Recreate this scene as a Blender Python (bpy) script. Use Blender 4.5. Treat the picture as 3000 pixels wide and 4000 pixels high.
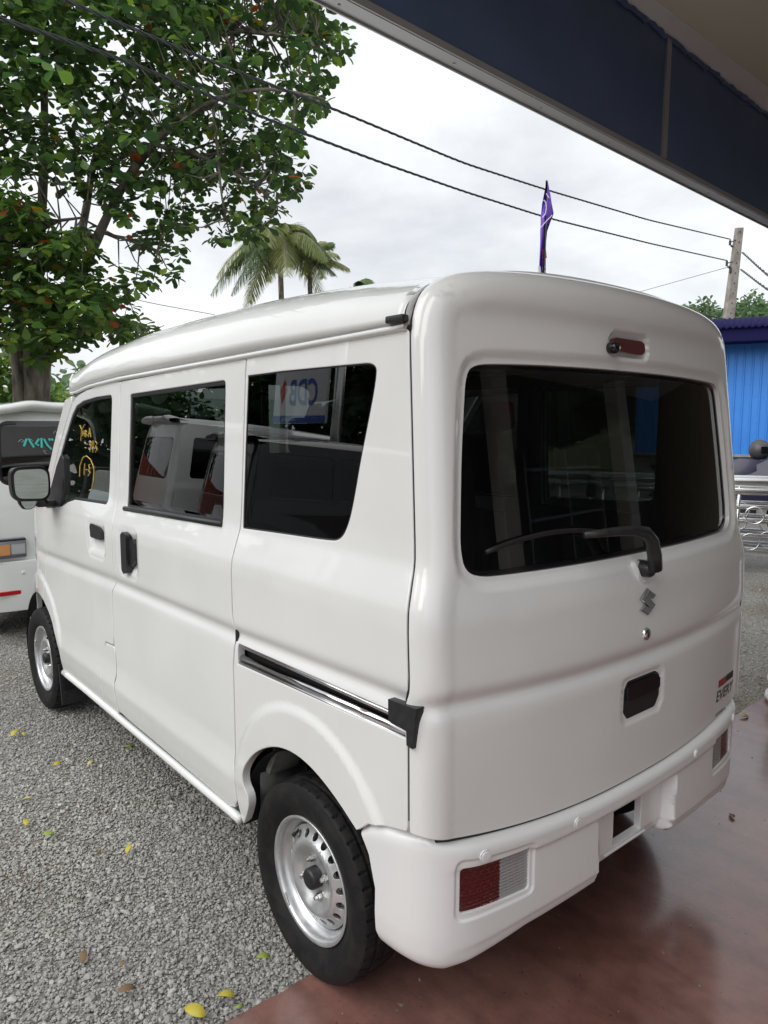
import bpy, bmesh, math, random
import numpy as np
from mathutils import Vector, Matrix
from mathutils.geometry import delaunay_2d_cdt

for o in list(bpy.data.objects): bpy.data.objects.remove(o, do_unlink=True)
SC = bpy.context.scene
COL = SC.collection
rng = np.random.default_rng(7)
random.seed(7)

# ------------------------------------------------------------------ camera
CAM = np.array([-1.72124, -0.95284, 1.47326])
YAW, PITCH, ROLL, FPX = 0.70044, -0.11849, 0.00301, 2836.228
def cam_axes():
    f = np.array([math.sin(YAW)*math.cos(PITCH), math.cos(YAW)*math.cos(PITCH), math.sin(PITCH)])
    r = np.array([math.cos(YAW), -math.sin(YAW), 0.0]); u = np.cross(r, f)
    return (r*math.cos(ROLL)+u*math.sin(ROLL), -r*math.sin(ROLL)+u*math.cos(ROLL), f)
CR, CU, CF = cam_axes()
cam = bpy.data.cameras.new('camera'); camo = bpy.data.objects.new('camera', cam); COL.objects.link(camo)
M = Matrix.Identity(4)
for i in range(3):
    M[i][0], M[i][1], M[i][2], M[i][3] = CR[i], CU[i], -CF[i], CAM[i]
camo.matrix_world = M
cam.sensor_fit = 'VERTICAL'; cam.sensor_height = 36.0; cam.sensor_width = 27.0
cam.lens = FPX*36.0/4000.0
cam.clip_start = 0.05; cam.clip_end = 2000
SC.camera = camo
def ray(px, py):                      # direction through a pixel of the 3000x4000 photograph
    d = CF*FPX + CR*(px-1500) - CU*(py-2000)
    return d/np.linalg.norm(d)
def at(px, py, dist): return CAM + ray(px, py)*dist
def on_ground(px, py, z=0.0):
    d = ray(px, py); return CAM + d*((z-CAM[2])/d[2])

# ------------------------------------------------------------------ world, sun, exposure
SUN_EL, SUN_AZ = math.radians(40), math.radians(-87)     # azimuth from +y towards +x
w = bpy.data.worlds.new('World'); SC.world = w; w.use_nodes = True
nt = w.node_tree; nt.nodes.clear()
def N(t, tree=None, **kw):
    n = (tree or nt).nodes.new(t)
    for k, v in kw.items(): setattr(n, k, v)
    return n
out = N('ShaderNodeOutputWorld'); bg = N('ShaderNodeBackground')
sky = N('ShaderNodeTexSky', sky_type='NISHITA'); sky.sun_disc = False
sky.sun_elevation = SUN_EL; sky.sun_rotation = SUN_AZ
sky.air_density = 1.0; sky.dust_density = 2.0
tc = N('ShaderNodeTexCoord')
mp = N('ShaderNodeMapping'); mp.inputs['Scale'].default_value = (1.0, 1.0, 2.2)
n1 = N('ShaderNodeTexNoise'); n1.inputs['Scale'].default_value = 2.1; n1.inputs['Detail'].default_value = 7; n1.inputs['Roughness'].default_value = 0.55
n1.inputs['Distortion'].default_value = 0.4
cr = N('ShaderNodeValToRGB')
cr.color_ramp.elements[0].position = 0.30; cr.color_ramp.elements[0].color = (4.9, 5.1, 5.4, 1)
cr.color_ramp.elements[1].position = 0.60; cr.color_ramp.elements[1].color = (8.2, 8.4, 8.55, 1)
mx = N('ShaderNodeMix', data_type='RGBA'); mx.inputs[0].default_value = 0.93
nt.links.new(tc.outputs['Generated'], mp.inputs[0]); nt.links.new(mp.outputs[0], n1.inputs['Vector'])
nt.links.new(n1.outputs[0], cr.inputs[0])
nt.links.new(sky.outputs[0], mx.inputs[6]); nt.links.new(cr.outputs[0], mx.inputs[7])
nt.links.new(mx.outputs[2], bg.inputs[0]); nt.links.new(bg.outputs[0], out.inputs[0])
bg.inputs[1].default_value = 0.080
sl = bpy.data.lights.new('sun', 'SUN'); sl.energy = 1.5; sl.angle = math.radians(60); sl.color = (1.0, 0.985, 0.955)
so = bpy.data.objects.new('sun', sl); COL.objects.link(so)
sd = Vector((math.sin(SUN_AZ)*math.cos(SUN_EL), math.cos(SUN_AZ)*math.cos(SUN_EL), math.sin(SUN_EL)))
so.rotation_euler = sd.to_track_quat('Z', 'Y').to_euler(); so.location = (-6, 4, 12)
SC.view_settings.view_transform = 'Standard'; SC.view_settings.look = 'None'
SC.view_settings.exposure = 0.83; SC.view_settings.gamma = 1.0; SC.view_settings.use_curve_mapping = False
SC.render.engine = 'CYCLES'
SC.cycles.max_bounces = 8; SC.cycles.transparent_max_bounces = 16; SC.cycles.glossy_bounces = 4; SC.cycles.diffuse_bounces = 4
SC.cycles.caustics_reflective = False; SC.cycles.caustics_refractive = False

# ------------------------------------------------------------------ materials
MATS = {}
def mat(name, col=(.5, .5, .5), rough=.5, metal=0.0, coat=0.0, coat_rough=.03, spec=.5, emit=None):
    m = bpy.data.materials.new(name); m.use_nodes = True; MATS[name] = m
    b = m.node_tree.nodes['Principled BSDF']
    b.inputs['Base Color'].default_value = (*col, 1); b.inputs['Roughness'].default_value = rough
    b.inputs['Metallic'].default_value = metal; b.inputs['Coat Weight'].default_value = coat
    b.inputs['Coat Roughness'].default_value = coat_rough; b.inputs['Specular IOR Level'].default_value = spec
    return m
def bsdf(m): return m.node_tree.nodes['Principled BSDF']
def noise_col(m, c1, c2, scale, detail=5, lo=.35, hi=.65, coords='Object', rough=None, bump=0, bscale=None, stretch=None):
    t = m.node_tree; b = bsdf(m)
    c = N('ShaderNodeTexCoord', t); src = c.outputs[coords]
    if stretch:
        q = N('ShaderNodeMapping', t); q.inputs['Scale'].default_value = stretch; t.links.new(src, q.inputs[0]); src = q.outputs[0]
    n = N('ShaderNodeTexNoise', t); n.inputs['Scale'].default_value = scale; n.inputs['Detail'].default_value = detail
    t.links.new(src, n.inputs['Vector'])
    r = N('ShaderNodeValToRGB', t); r.color_ramp.elements[0].position = lo; r.color_ramp.elements[1].position = hi
    r.color_ramp.elements[0].color = (*c1, 1); r.color_ramp.elements[1].color = (*c2, 1)
    t.links.new(n.outputs[0], r.inputs[0]); t.links.new(r.outputs[0], b.inputs['Base Color'])
    if rough:
        rr = N('ShaderNodeMapRange', t); rr.inputs[3].default_value = rough[0]; rr.inputs[4].default_value = rough[1]
        rr.inputs[1].default_value = .3; rr.inputs[2].default_value = .7
        t.links.new(n.outputs[0], rr.inputs[0]); t.links.new(rr.outputs[0], b.inputs['Roughness'])
    if bump:
        n2 = N('ShaderNodeTexNoise', t); n2.inputs['Scale'].default_value = bscale or scale*4; n2.inputs['Detail'].default_value = 4
        t.links.new(src, n2.inputs['Vector'])
        bp = N('ShaderNodeBump', t); bp.inputs['Strength'].default_value = bump; bp.inputs['Distance'].default_value = .01
        t.links.new(n2.outputs[0], bp.inputs['Height']); t.links.new(bp.outputs[0], b.inputs['Normal'])
    return m
def glass_mat(name, tint, ior=1.5, rough=0.0, dirt=0.0):
    m = bpy.data.materials.new(name); m.use_nodes = True; t = m.node_tree; t.nodes.clear(); MATS[name] = m
    o = N('ShaderNodeOutputMaterial', t); mixs = N('ShaderNodeMixShader', t)
    tr = N('ShaderNodeBsdfTransparent', t); tr.inputs[0].default_value = (*tint, 1)
    gl = N('ShaderNodeBsdfGlossy', t); gl.inputs['Roughness'].default_value = rough; gl.inputs[0].default_value = (1, 1, 1, 1)
    fr = N('ShaderNodeFresnel', t); fr.inputs[0].default_value = ior
    mm = N('ShaderNodeMath', t, operation='MULTIPLY'); mm.inputs[1].default_value = 1.9; mm.use_clamp = True
    t.links.new(fr.outputs[0], mm.inputs[0]); t.links.new(mm.outputs[0], mixs.inputs[0])
    t.links.new(tr.outputs[0], mixs.inputs[1]); t.links.new(gl.outputs[0], mixs.inputs[2]); t.links.new(mixs.outputs[0], o.inputs[0])
    return m
WHITE = mat('white_paint', (.80, .80, .785), .38, coat=1.0, coat_rough=.02)
noise_col(WHITE, (.775, .787, .775), (.81, .82, .81), 3.0, 3, rough=(.34, .42))
BUMPW = mat('bumper_white', (.79, .80, .80), .42, coat=.6, coat_rough=.08)
BLACKP = mat('black_plastic', (.018, .018, .020), .42); noise_col(BLACKP, (.014, .014, .016), (.024, .024, .027), 60, rough=(.36, .5))
BLACKG = mat('black_gloss', (.008, .008, .010), .12)
RUBBER = mat('rubber_seal', (.012, .012, .013), .55)
DARK = mat('dark_cavity', (.012, .012, .013), .9)
UNDER = mat('underbody_paint', (.20, .20, .19), .6); noise_col(UNDER, (.05, .05, .05), (.26, .26, .25), 9)
TYRE = mat('tyre_rubber', (.02, .02, .022), .62); noise_col(TYRE, (.011, .011, .012), (.026, .023, .021), 22, lo=.45, hi=.75, rough=(.5, .75), bump=.15, bscale=150)
bsdf(TYRE).inputs['Specular IOR Level'].default_value = .25
STEELW = mat('wheel_silver', (.60, .61, .62), .34, metal=.75); noise_col(STEELW, (.56, .57, .58), (.66, .67, .68), 25, rough=(.28, .42))
NUT = mat('zinc_nut', (.7, .7, .66), .28, metal=1.0)
CHROME = mat('chrome', (.62, .62, .64), .12, metal=1.0)
CHROMEB = mat('chrome_bright', (.85, .85, .86), .08, metal=1.0)
RAILM = mat('rail_alloy', (.55, .55, .56), .22, metal=.9)
REDL = mat('red_lens', (.085, .003, .005), .15, coat=1); REDD = mat('dark_red_lens', (.10, .012, .012), .18, coat=1)
REDR = mat('red_reflector', (.45, .01, .015), .25, coat=.5)
CLEARL = mat('clear_lens', (.42, .43, .44), .15, metal=.3, coat=1); AMBER = mat('amber_lens', (.62, .25, .06), .15, coat=1)
TINT = glass_mat('privacy_glass', (.085, .10, .095)); RTINT = glass_mat('rear_privacy_glass', (.30, .33, .32))
CLEAR = glass_mat('green_glass', (.72, .82, .74))
SEAT = mat('seat_fabric', (.05, .05, .055), .9); DASH = mat('dash_plastic', (.035, .035, .04), .6); TRIM = mat('interior_trim', (.22, .22, .21), .8); HEAD = mat('headliner', (.45, .45, .43), .9)
MIRG = mat('mirror_glass', (.50, .56, .55), .02, metal=1.0)
YELLOWM = mat('yellow_marker', (.75, .55, .12), .6); CYANM = mat('cyan_marker', (.08, .55, .50), .6)
TXT = mat('text_black', (.02, .02, .022), .5); TXTR = mat('sticker_red', (.35, .04, .03), .5); TXTG = mat('text_grey', (.06, .06, .065), .35, metal=.4)

# ------------------------------------------------------------------ objects and meshes
def tag(o, label=None, cat=None, group=None, kind=None):
    if label: o['label'] = label
    if cat: o['category'] = cat
    if group: o['group'] = group
    if kind: o['kind'] = kind
    return o
def empty(name, loc=(0, 0, 0), rz=0, label=None, cat=None, group=None):
    o = bpy.data.objects.new(name, None); COL.objects.link(o); o.location = loc; o.rotation_euler = (0, 0, rz); o.empty_display_size = .2
    return tag(o, label, cat, group)
def mesh_obj(name, V, F, m=None, parent=None, smooth=False, normals=None, mats=None, fmat=None):
    me = bpy.data.meshes.new(name)
    V = np.asarray(V, dtype=np.float64).reshape(-1, 3)
    me.from_pydata([tuple(v) for v in V.tolist()], [], [list(map(int, f)) for f in F])
    if mats:
        for q in mats: me.materials.append(q)
        if fmat is not None: me.polygons.foreach_set('material_index', np.asarray(fmat, dtype=np.int32))
    elif m: me.materials.append(m)
    if smooth or normals is not None:
        me.polygons.foreach_set('use_smooth', np.ones(len(me.polygons), dtype=bool))
    me.update()
    if normals is not None: me.normals_split_custom_set_from_vertices([tuple(v) for v in np.asarray(normals).tolist()])
    o = bpy.data.objects.new(name, me); COL.objects.link(o)
    if parent: o.parent = parent
    return o
class MB:
    """collects shapes, then links them as ONE mesh object"""
    def __init__(s): s.V = []; s.F = []; s.n = 0
    def add(s, V, F):
        V = [tuple(map(float, v)) for v in V]
        s.V += V; s.F += [tuple(int(i)+s.n for i in f) for f in F]; s.n += len(V); return s
    def box(s, c, d, R=None, bev=0.0):
        hx, hy, hz = d[0]/2, d[1]/2, d[2]/2
        if bev <= 0:
            P = [(x, y, z) for x in (-hx, hx) for y in (-hy, hy) for z in (-hz, hz)]
            F = [(0, 1, 3, 2), (4, 6, 7, 5), (0, 4, 5, 1), (2, 3, 7, 6), (0, 2, 6, 4), (1, 5, 7, 3)]
        else:
            bev = min(bev, hx*.95, hy*.95, hz*.95)
            bm = bmesh.new(); bmesh.ops.create_cube(bm, size=1)
            for v in bm.verts: v.co = Vector((v.co.x*d[0], v.co.y*d[1], v.co.z*d[2]))
            bmesh.ops.bevel(bm, geom=list(bm.edges), offset=bev, segments=3, profile=.5, affect='EDGES')
            bm.verts.index_update(); P = [tuple(v.co) for v in bm.verts]; F = [[v.index for v in f.verts] for f in bm.faces]; bm.free()
        P = np.array(P)
        if R is not None: P = P @ np.array(R).T
        return s.add(P+np.array(c), F)
    def tube(s, pts, r, seg=8, cap=True):
        P = np.array(pts, float); n = len(P); r = np.full(n, r) if np.isscalar(r) else np.array(r, float)
        T = np.gradient(P, axis=0); T /= np.linalg.norm(T, axis=1)[:, None]+1e-12
        up = np.array([0, 0, 1.]) if abs(T[0][2]) < .9 else np.array([1., 0, 0])
        A = np.cross(T[0], up); A /= np.linalg.norm(A); V = []
        for i in range(n):
            A = A-T[i]*(A@T[i]); A /= np.linalg.norm(A)+1e-12; B = np.cross(T[i], A)
            for k in range(seg):
                a = 2*math.pi*k/seg; V.append(P[i]+r[i]*(A*math.cos(a)+B*math.sin(a)))
        F = [(i*seg+k, i*seg+(k+1) % seg, (i+1)*seg+(k+1) % seg, (i+1)*seg+k) for i in range(n-1) for k in range(seg)]
        if cap: F += [tuple(range(seg))[::-1], tuple((n-1)*seg+k for k in range(seg))]
        return s.add(V, F)
    def lathe(s, prof, axis='z', c=(0, 0, 0), seg=32):
        V = []; n = len(prof)
        for k in range(seg):
            a = 2*math.pi*k/seg
            for r, h in prof:
                p = (r*math.cos(a), r*math.sin(a), h)
                if axis == 'x': p = (h, r*math.cos(a), r*math.sin(a))
                if axis == 'y': p = (r*math.cos(a), h, r*math.sin(a))
                V.append((p[0]+c[0], p[1]+c[1], p[2]+c[2]))
        F = [(k*n+i, ((k+1) % seg)*n+i, ((k+1) % seg)*n+i+1, k*n+i+1) for k in range(seg) for i in range(n-1)]
        return s.add(V, F)
    def prism(s, poly, h0, h1, fn):
        """poly of (a,b), extruded from h0 to h1; fn(a,b,h)->xyz"""
        n = len(poly); V = [fn(a, b, h0) for a, b in poly]+[fn(a, b, h1) for a, b in poly]
        return s.add(V, [tuple(range(n))[::-1], tuple(range(n, 2*n))]+[(i, (i+1) % n, n+(i+1) % n, n+i) for i in range(n)])
    def build(s, name, m, parent=None, smooth=False, auto=None):
        o = mesh_obj(name, s.V, s.F, m, parent, smooth)
        if auto:
            try:
                o.data.polygons.foreach_set('use_smooth', np.ones(len(o.data.polygons), dtype=bool))
                bm = bmesh.new(); bm.from_mesh(o.data); bmesh.ops.recalc_face_normals(bm, faces=bm.faces)
                for e in bm.edges:
                    if len(e.link_faces) == 2 and e.calc_face_angle(0) > auto: e.smooth = False
                bm.to_mesh(o.data); bm.free()
            except Exception: pass
        return o
AUTO = math.radians(35)
def rotz(a): c, s = math.cos(a), math.sin(a); return [[c, -s, 0], [s, c, 0], [0, 0, 1]]
def rotx(a): c, s = math.cos(a), math.sin(a); return [[1, 0, 0], [0, c, -s], [0, s, c]]
def roty(a): c, s = math.cos(a), math.sin(a); return [[c, 0, s], [0, 1, 0], [-s, 0, c]]
def copy_tree(o, parent=None):
    c = o.copy(); COL.objects.link(c); c.parent = parent
    for ch in o.children: copy_tree(ch, c)
    return c

# ------------------------------------------------------------------ 2D polygon tools
def area2(P): P = np.asarray(P); x, y = P[:, 0], P[:, 1]; return .5*np.sum(x*np.roll(y, -1)-np.roll(x, -1)*y)
def ccw(P): P = np.asarray(P, float); return P if area2(P) > 0 else P[::-1]
def fillet(P, r, n=5, rs=None):
    P = np.asarray(P, float); m = len(P); out = []
    for i in range(m):
        a, b, c = P[i-1], P[i], P[(i+1) % m]; rr = rs[i] if rs is not None else r
        u, v = a-b, c-b; lu, lv = np.linalg.norm(u), np.linalg.norm(v)
        if rr <= 1e-6 or lu < 1e-9 or lv < 1e-9: out.append(b); continue
        u, v = u/lu, v/lv; cs = np.clip(u@v, -1, 1); ang = math.acos(cs)
        if ang > math.radians(176): out.append(b); continue
        t = min(rr/math.tan(ang/2), lu*.48, lv*.48)
        p0, p1 = b+u*t, b+v*t
        for k in range(n+1):
            s = k/n; out.append((1-s)**2*p0+2*s*(1-s)*b+s*s*p1)
    return np.array(out)
def resample(P, L):
    P = np.asarray(P, float); out = []
    for i in range(len(P)):
        a, b = P[i], P[(i+1) % len(P)]; n = max(1, int(math.ceil(np.linalg.norm(b-a)/L)))
        for k in range(n): out.append(a+(b-a)*k/n)
    Q = np.array(out); keep = np.linalg.norm(Q-np.roll(Q, 1, 0), axis=1) > 1e-5
    return Q[keep]
def vnormals(P):
    """outward normals of a CCW polygon, per vertex"""
    e0 = P-np.roll(P, 1, 0); e1 = np.roll(P, -1, 0)-P
    n0 = np.stack([e0[:, 1], -e0[:, 0]], 1); n1 = np.stack([e1[:, 1], -e1[:, 0]], 1)
    n0 /= np.linalg.norm(n0, axis=1)[:, None]+1e-12; n1 /= np.linalg.norm(n1, axis=1)[:, None]+1e-12
    n = n0+n1; ln = np.linalg.norm(n, axis=1)[:, None]; n = n/(ln+1e-12)
    return n, np.clip(1/np.maximum((n*n0).sum(1), .5), 1, 1.6)
def offset(P, d): n, k = vnormals(P); return P+n*(d*k)[:, None]
def inside(Q, P):
    x, y = Q[:, 0], Q[:, 1]; c = np.zeros(len(Q), bool)
    for i in range(len(P)):
        (x0, y0), (x1, y1) = P[i-1], P[i]
        if y0 == y1: continue
        k = ((y0 > y) != (y1 > y)) & (x < (x1-x0)*(y-y0)/(y1-y0)+x0); c ^= k
    return c
def dist_poly(Q, P, closed=True, want=False):
    A = np.asarray(P, float); B = np.roll(A, -1, 0)
    if not closed: A, B = A[:-1], B[:-1]
    best = np.full(len(Q), 1e9); near = np.zeros((len(Q), 2))
    for s in range(0, len(Q), 3000):
        q = Q[s:s+3000, None, :]; d = B-A; t = np.clip(((q-A)*d).sum(2)/((d*d).sum(1)+1e-15), 0, 1)
        c = A+t[..., None]*d; dd = np.linalg.norm(q-c, axis=2); i = dd.argmin(1); r = np.arange(len(i))
        best[s:s+3000] = dd[r, i]; near[s:s+3000] = c[r, i]
    return (best, near) if want else best
def dist_open(Q, P, Nn):
    """signed distance to an open polyline with vertex normals pointing out; returns (d inside > 0, nearest, outward dir)"""
    A, B = P[:-1], P[1:]; D = B-A; LL = (D*D).sum(1)+1e-15; d_ = np.zeros(len(Q)); nr = np.zeros((len(Q), 2)); mm = np.zeros((len(Q), 2))
    for s in range(0, len(Q), 3000):
        q = Q[s:s+3000]; t = np.clip(((q[:, None]-A)*D).sum(2)/LL, 0, 1); c = A+t[..., None]*D; dd = np.linalg.norm(q[:, None]-c, axis=2); i = dd.argmin(1); r = np.arange(len(i)); tt = t[r, i][:, None]
        m = Nn[i]*(1-tt)+Nn[i+1]*tt; m /= np.linalg.norm(m, axis=1)[:, None]; cc = c[r, i]; d_[s:s+3000] = ((cc-q)*m).sum(1); nr[s:s+3000] = q+m*d_[s:s+3000][:, None]; mm[s:s+3000] = m
    return d_, nr, mm
def sstep(x, a, b): t = np.clip((np.asarray(x, float)-a)/(b-a), 0, 1); return t*t*(3-2*t)
def smooth_interp(xs, ys, sig, lo, hi, n=1600):
    g = np.linspace(lo, hi, n); v = np.interp(g, xs, ys); k = max(1, int(3*sig/((hi-lo)/n)))
    w = np.exp(-.5*(np.arange(-k, k+1)*((hi-lo)/n)/sig)**2); w /= w.sum()
    v = np.convolve(np.pad(v, k, mode='edge'), w, mode='valid')
    return lambda x: np.interp(x, g, v)
def sd_rrect(a, b, ca, cb, ha, hb, r):
    qa, qb = np.abs(a-ca)-(ha-r), np.abs(b-cb)-(hb-r)
    return np.hypot(np.maximum(qa, 0), np.maximum(qb, 0))+np.minimum(np.maximum(qa, qb), 0)-r

def panel(name, outer, fn, m, parent, holes=(), loops=(), sp=(.02, .01), roll=.003, depth=.015, gap=0.0, sign=1,
          hole_roll=None, hole_depth=None, eps=5e-4, link=True):
    """a curved sheet: outer/holes are polygons in the (a,b) domain of fn(a,b)->(n,3); edges are rolled and flanged inwards"""
    seg = min(sp)*1.3
    out_ = ccw(outer)
    if gap: out_ = offset(out_, -gap)
    out_ = resample(out_, seg); hs = [resample(ccw(h), seg) for h in holes]; ls = [resample(ccw(h), seg) for h in loops]
    lo, hi = out_.min(0), out_.max(0)
    ga = np.arange(lo[0], hi[0]+sp[0], sp[0]); gb = np.arange(lo[1], hi[1]+sp[1], sp[1])
    A, B = np.meshgrid(ga, gb); A = A+((np.arange(len(gb)) % 2)*.5*sp[0])[:, None]
    Q = np.stack([A.ravel(), B.ravel()], 1)
    k = inside(Q, out_)
    for h in hs: k &= ~inside(Q, h)
    Q = Q[k]
    allb = [out_]+hs+ls
    for b in allb: Q = Q[dist_poly(Q, b) > min(sp)*.55]
    verts = []; edges = []
    for b in allb:
        n0 = len(verts); verts += [Vector(p) for p in b.tolist()]; n = len(b); edges += [(n0+i, n0+(i+1) % n) for i in range(n)]
    verts += [Vector(p) for p in Q.tolist()]
    r = delaunay_2d_cdt(verts, edges, [], 1, 1e-6, False)
    V2 = np.array([tuple(v) for v in r[0]]); F = np.array([f for f in r[2]])
    c = V2[F].mean(1); k = inside(c, out_)
    for h in hs: k &= ~inside(c, h)
    F = F[k]
    def pn(P):
        p = fn(P[:, 0], P[:, 1]); da = fn(P[:, 0]+eps, P[:, 1])-fn(P[:, 0]-eps, P[:, 1]); db = fn(P[:, 0], P[:, 1]+eps)-fn(P[:, 0], P[:, 1]-eps)
        nn = np.cross(da, db)*sign; nn /= np.linalg.norm(nn, axis=1)[:, None]+1e-15
        return p, nn
    P3, N3 = pn(V2); V = [P3]; NN = [N3]; FF = [F.tolist()]; n = len(P3)
    for j, b in enumerate([out_]+hs):
        rr = roll if j == 0 else (roll if hole_roll is None else hole_roll); dp = depth if j == 0 else (depth if hole_depth is None else hole_depth)
        if dp <= 0: continue
        o2, _ = vnormals(b); o2 = o2 if j == 0 else -o2
        p, nn = pn(b); o3 = fn(b[:, 0]+o2[:, 0]*1e-3, b[:, 1]+o2[:, 1]*1e-3)-p
        o3 -= nn*(o3*nn).sum(1)[:, None]; o3 /= np.linalg.norm(o3, axis=1)[:, None]+1e-15
        rings = [(p, nn)]
        for a in ((.5, 1.05, math.pi/2) if rr > 0 else (math.pi/2,)):
            rings.append((p+o3*rr*math.sin(a)-nn*rr*(1-math.cos(a)), nn*math.cos(a)+o3*math.sin(a)))
        rings.append((rings[-1][0]-nn*dp, rings[-1][1]))
        L = len(b)
        for i, (pp, qq) in enumerate(rings): V.append(pp); NN.append(qq)
        f = []
        for i in range(len(rings)-1):
            for q in range(L):
                q2 = (q+1) % L; f.append([n+i*L+q, n+i*L+q2, n+(i+1)*L+q2, n+(i+1)*L+q])
        FF.append(f); n += L*len(rings)
    V = np.concatenate(V); NN = np.concatenate(NN); faces = []
    for blk in FF:
        if not blk: continue
        f = np.array(blk); p = V[f]; fnm = np.cross(p[:, 1]-p[:, 0], p[:, 2]-p[:, 0]); d = (fnm*NN[f].mean(1)).sum(1)
        f[d < 0] = f[d < 0][:, ::-1]; faces += f.tolist()
    return mesh_obj(name, V, faces, m, parent, normals=NN)
def strip(name, poly, width, fn, m, parent, lift=.004, sign=1, closed=True, out=True):
    """flat band along a polygon in a panel's domain (rubber seals)"""
    P = ccw(poly); A = P; B = offset(P, width if out else -width); n = len(P)
    mb = MB(); e = 5e-4
    def lifted(Q, l):
        p = fn(Q[:, 0], Q[:, 1]); nn = np.cross(fn(Q[:, 0]+e, Q[:, 1])-p, fn(Q[:, 0], Q[:, 1]+e)-p)*sign
        return p+nn/np.linalg.norm(nn, axis=1)[:, None]*l
    Vs = [lifted(A, lift-.006), lifted(A, lift), lifted((A+B)/2, lift+.001), lifted(B, lift), lifted(B, lift-.006)]
    F = []
    for i in range(4):
        for k in range(n if closed else n-1):
            k2 = (k+1) % n; F.append((i*n+k, i*n+k2, (i+1)*n+k2, (i+1)*n+k))
    mb.add(np.concatenate(Vs), F)
    return mb.build(name, m, parent, auto=AUTO)
# ------------------------------------------------------------------ ground
def slab_edge(x): return .585+.0293*x
GRAV = mat('gravel_ground', (.16, .16, .15), .95)
def gravel_nodes():
    t = GRAV.node_tree; b = bsdf(GRAV); c = N('ShaderNodeTexCoord', t)
    v = N('ShaderNodeTexVoronoi', t); v.inputs['Scale'].default_value = 75
    v2 = N('ShaderNodeTexVoronoi', t); v2.inputs['Scale'].default_value = 34
    n = N('ShaderNodeTexNoise', t); n.inputs['Scale'].default_value = .9; n.inputs['Detail'].default_value = 6
    for q in (v, v2, n): t.links.new(c.outputs['Object'], q.inputs['Vector'])
    r = N('ShaderNodeValToRGB', t); r.color_ramp.elements[0].color = (.17, .165, .15, 1); r.color_ramp.elements[1].color = (.42, .41, .385, 1)
    e = r.color_ramp.elements.new(.5); e.color = (.30, .295, .275, 1)
    t.links.new(v.outputs['Color'], r.inputs[0])
    r2 = N('ShaderNodeValToRGB', t); r2.color_ramp.elements[0].color = (.66, .56, .47, 1); r2.color_ramp.elements[1].color = (1.0, 1.0, 1.0, 1)
    r2.color_ramp.elements[0].position = .32; r2.color_ramp.elements[1].position = .55
    t.links.new(n.outputs[0], r2.inputs[0])
    mxx = N('ShaderNodeMix', t, data_type='RGBA', blend_type='MULTIPLY'); mxx.inputs[0].default_value = 1
    t.links.new(r.outputs[0], mxx.inputs[6]); t.links.new(r2.outputs[0], mxx.inputs[7]); t.links.new(mxx.outputs[2], b.inputs['Base Color'])
    ad = N('ShaderNodeMath', t, operation='ADD'); t.links.new(v.outputs['Distance'], ad.inputs[0]); t.links.new(v2.outputs['Distance'], ad.inputs[1])
    bp = N('ShaderNodeBump', t, invert=True); bp.inputs['Strength'].default_value = 1.0; bp.inputs['Distance'].default_value = .012
    t.links.new(ad.outputs[0], bp.inputs['Height']); t.links.new(bp.outputs[0], b.inputs['Normal'])
gravel_nodes()
g = mesh_obj('ground', [(-400, -400, -.012), (400, -400, -.012), (400, 400, -.012), (-400, 400, -.012)], [(0, 1, 2, 3)], GRAV)
tag(g, kind='structure')
SLAB = mat('red_concrete', (.23, .10, .085), .4)
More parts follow.
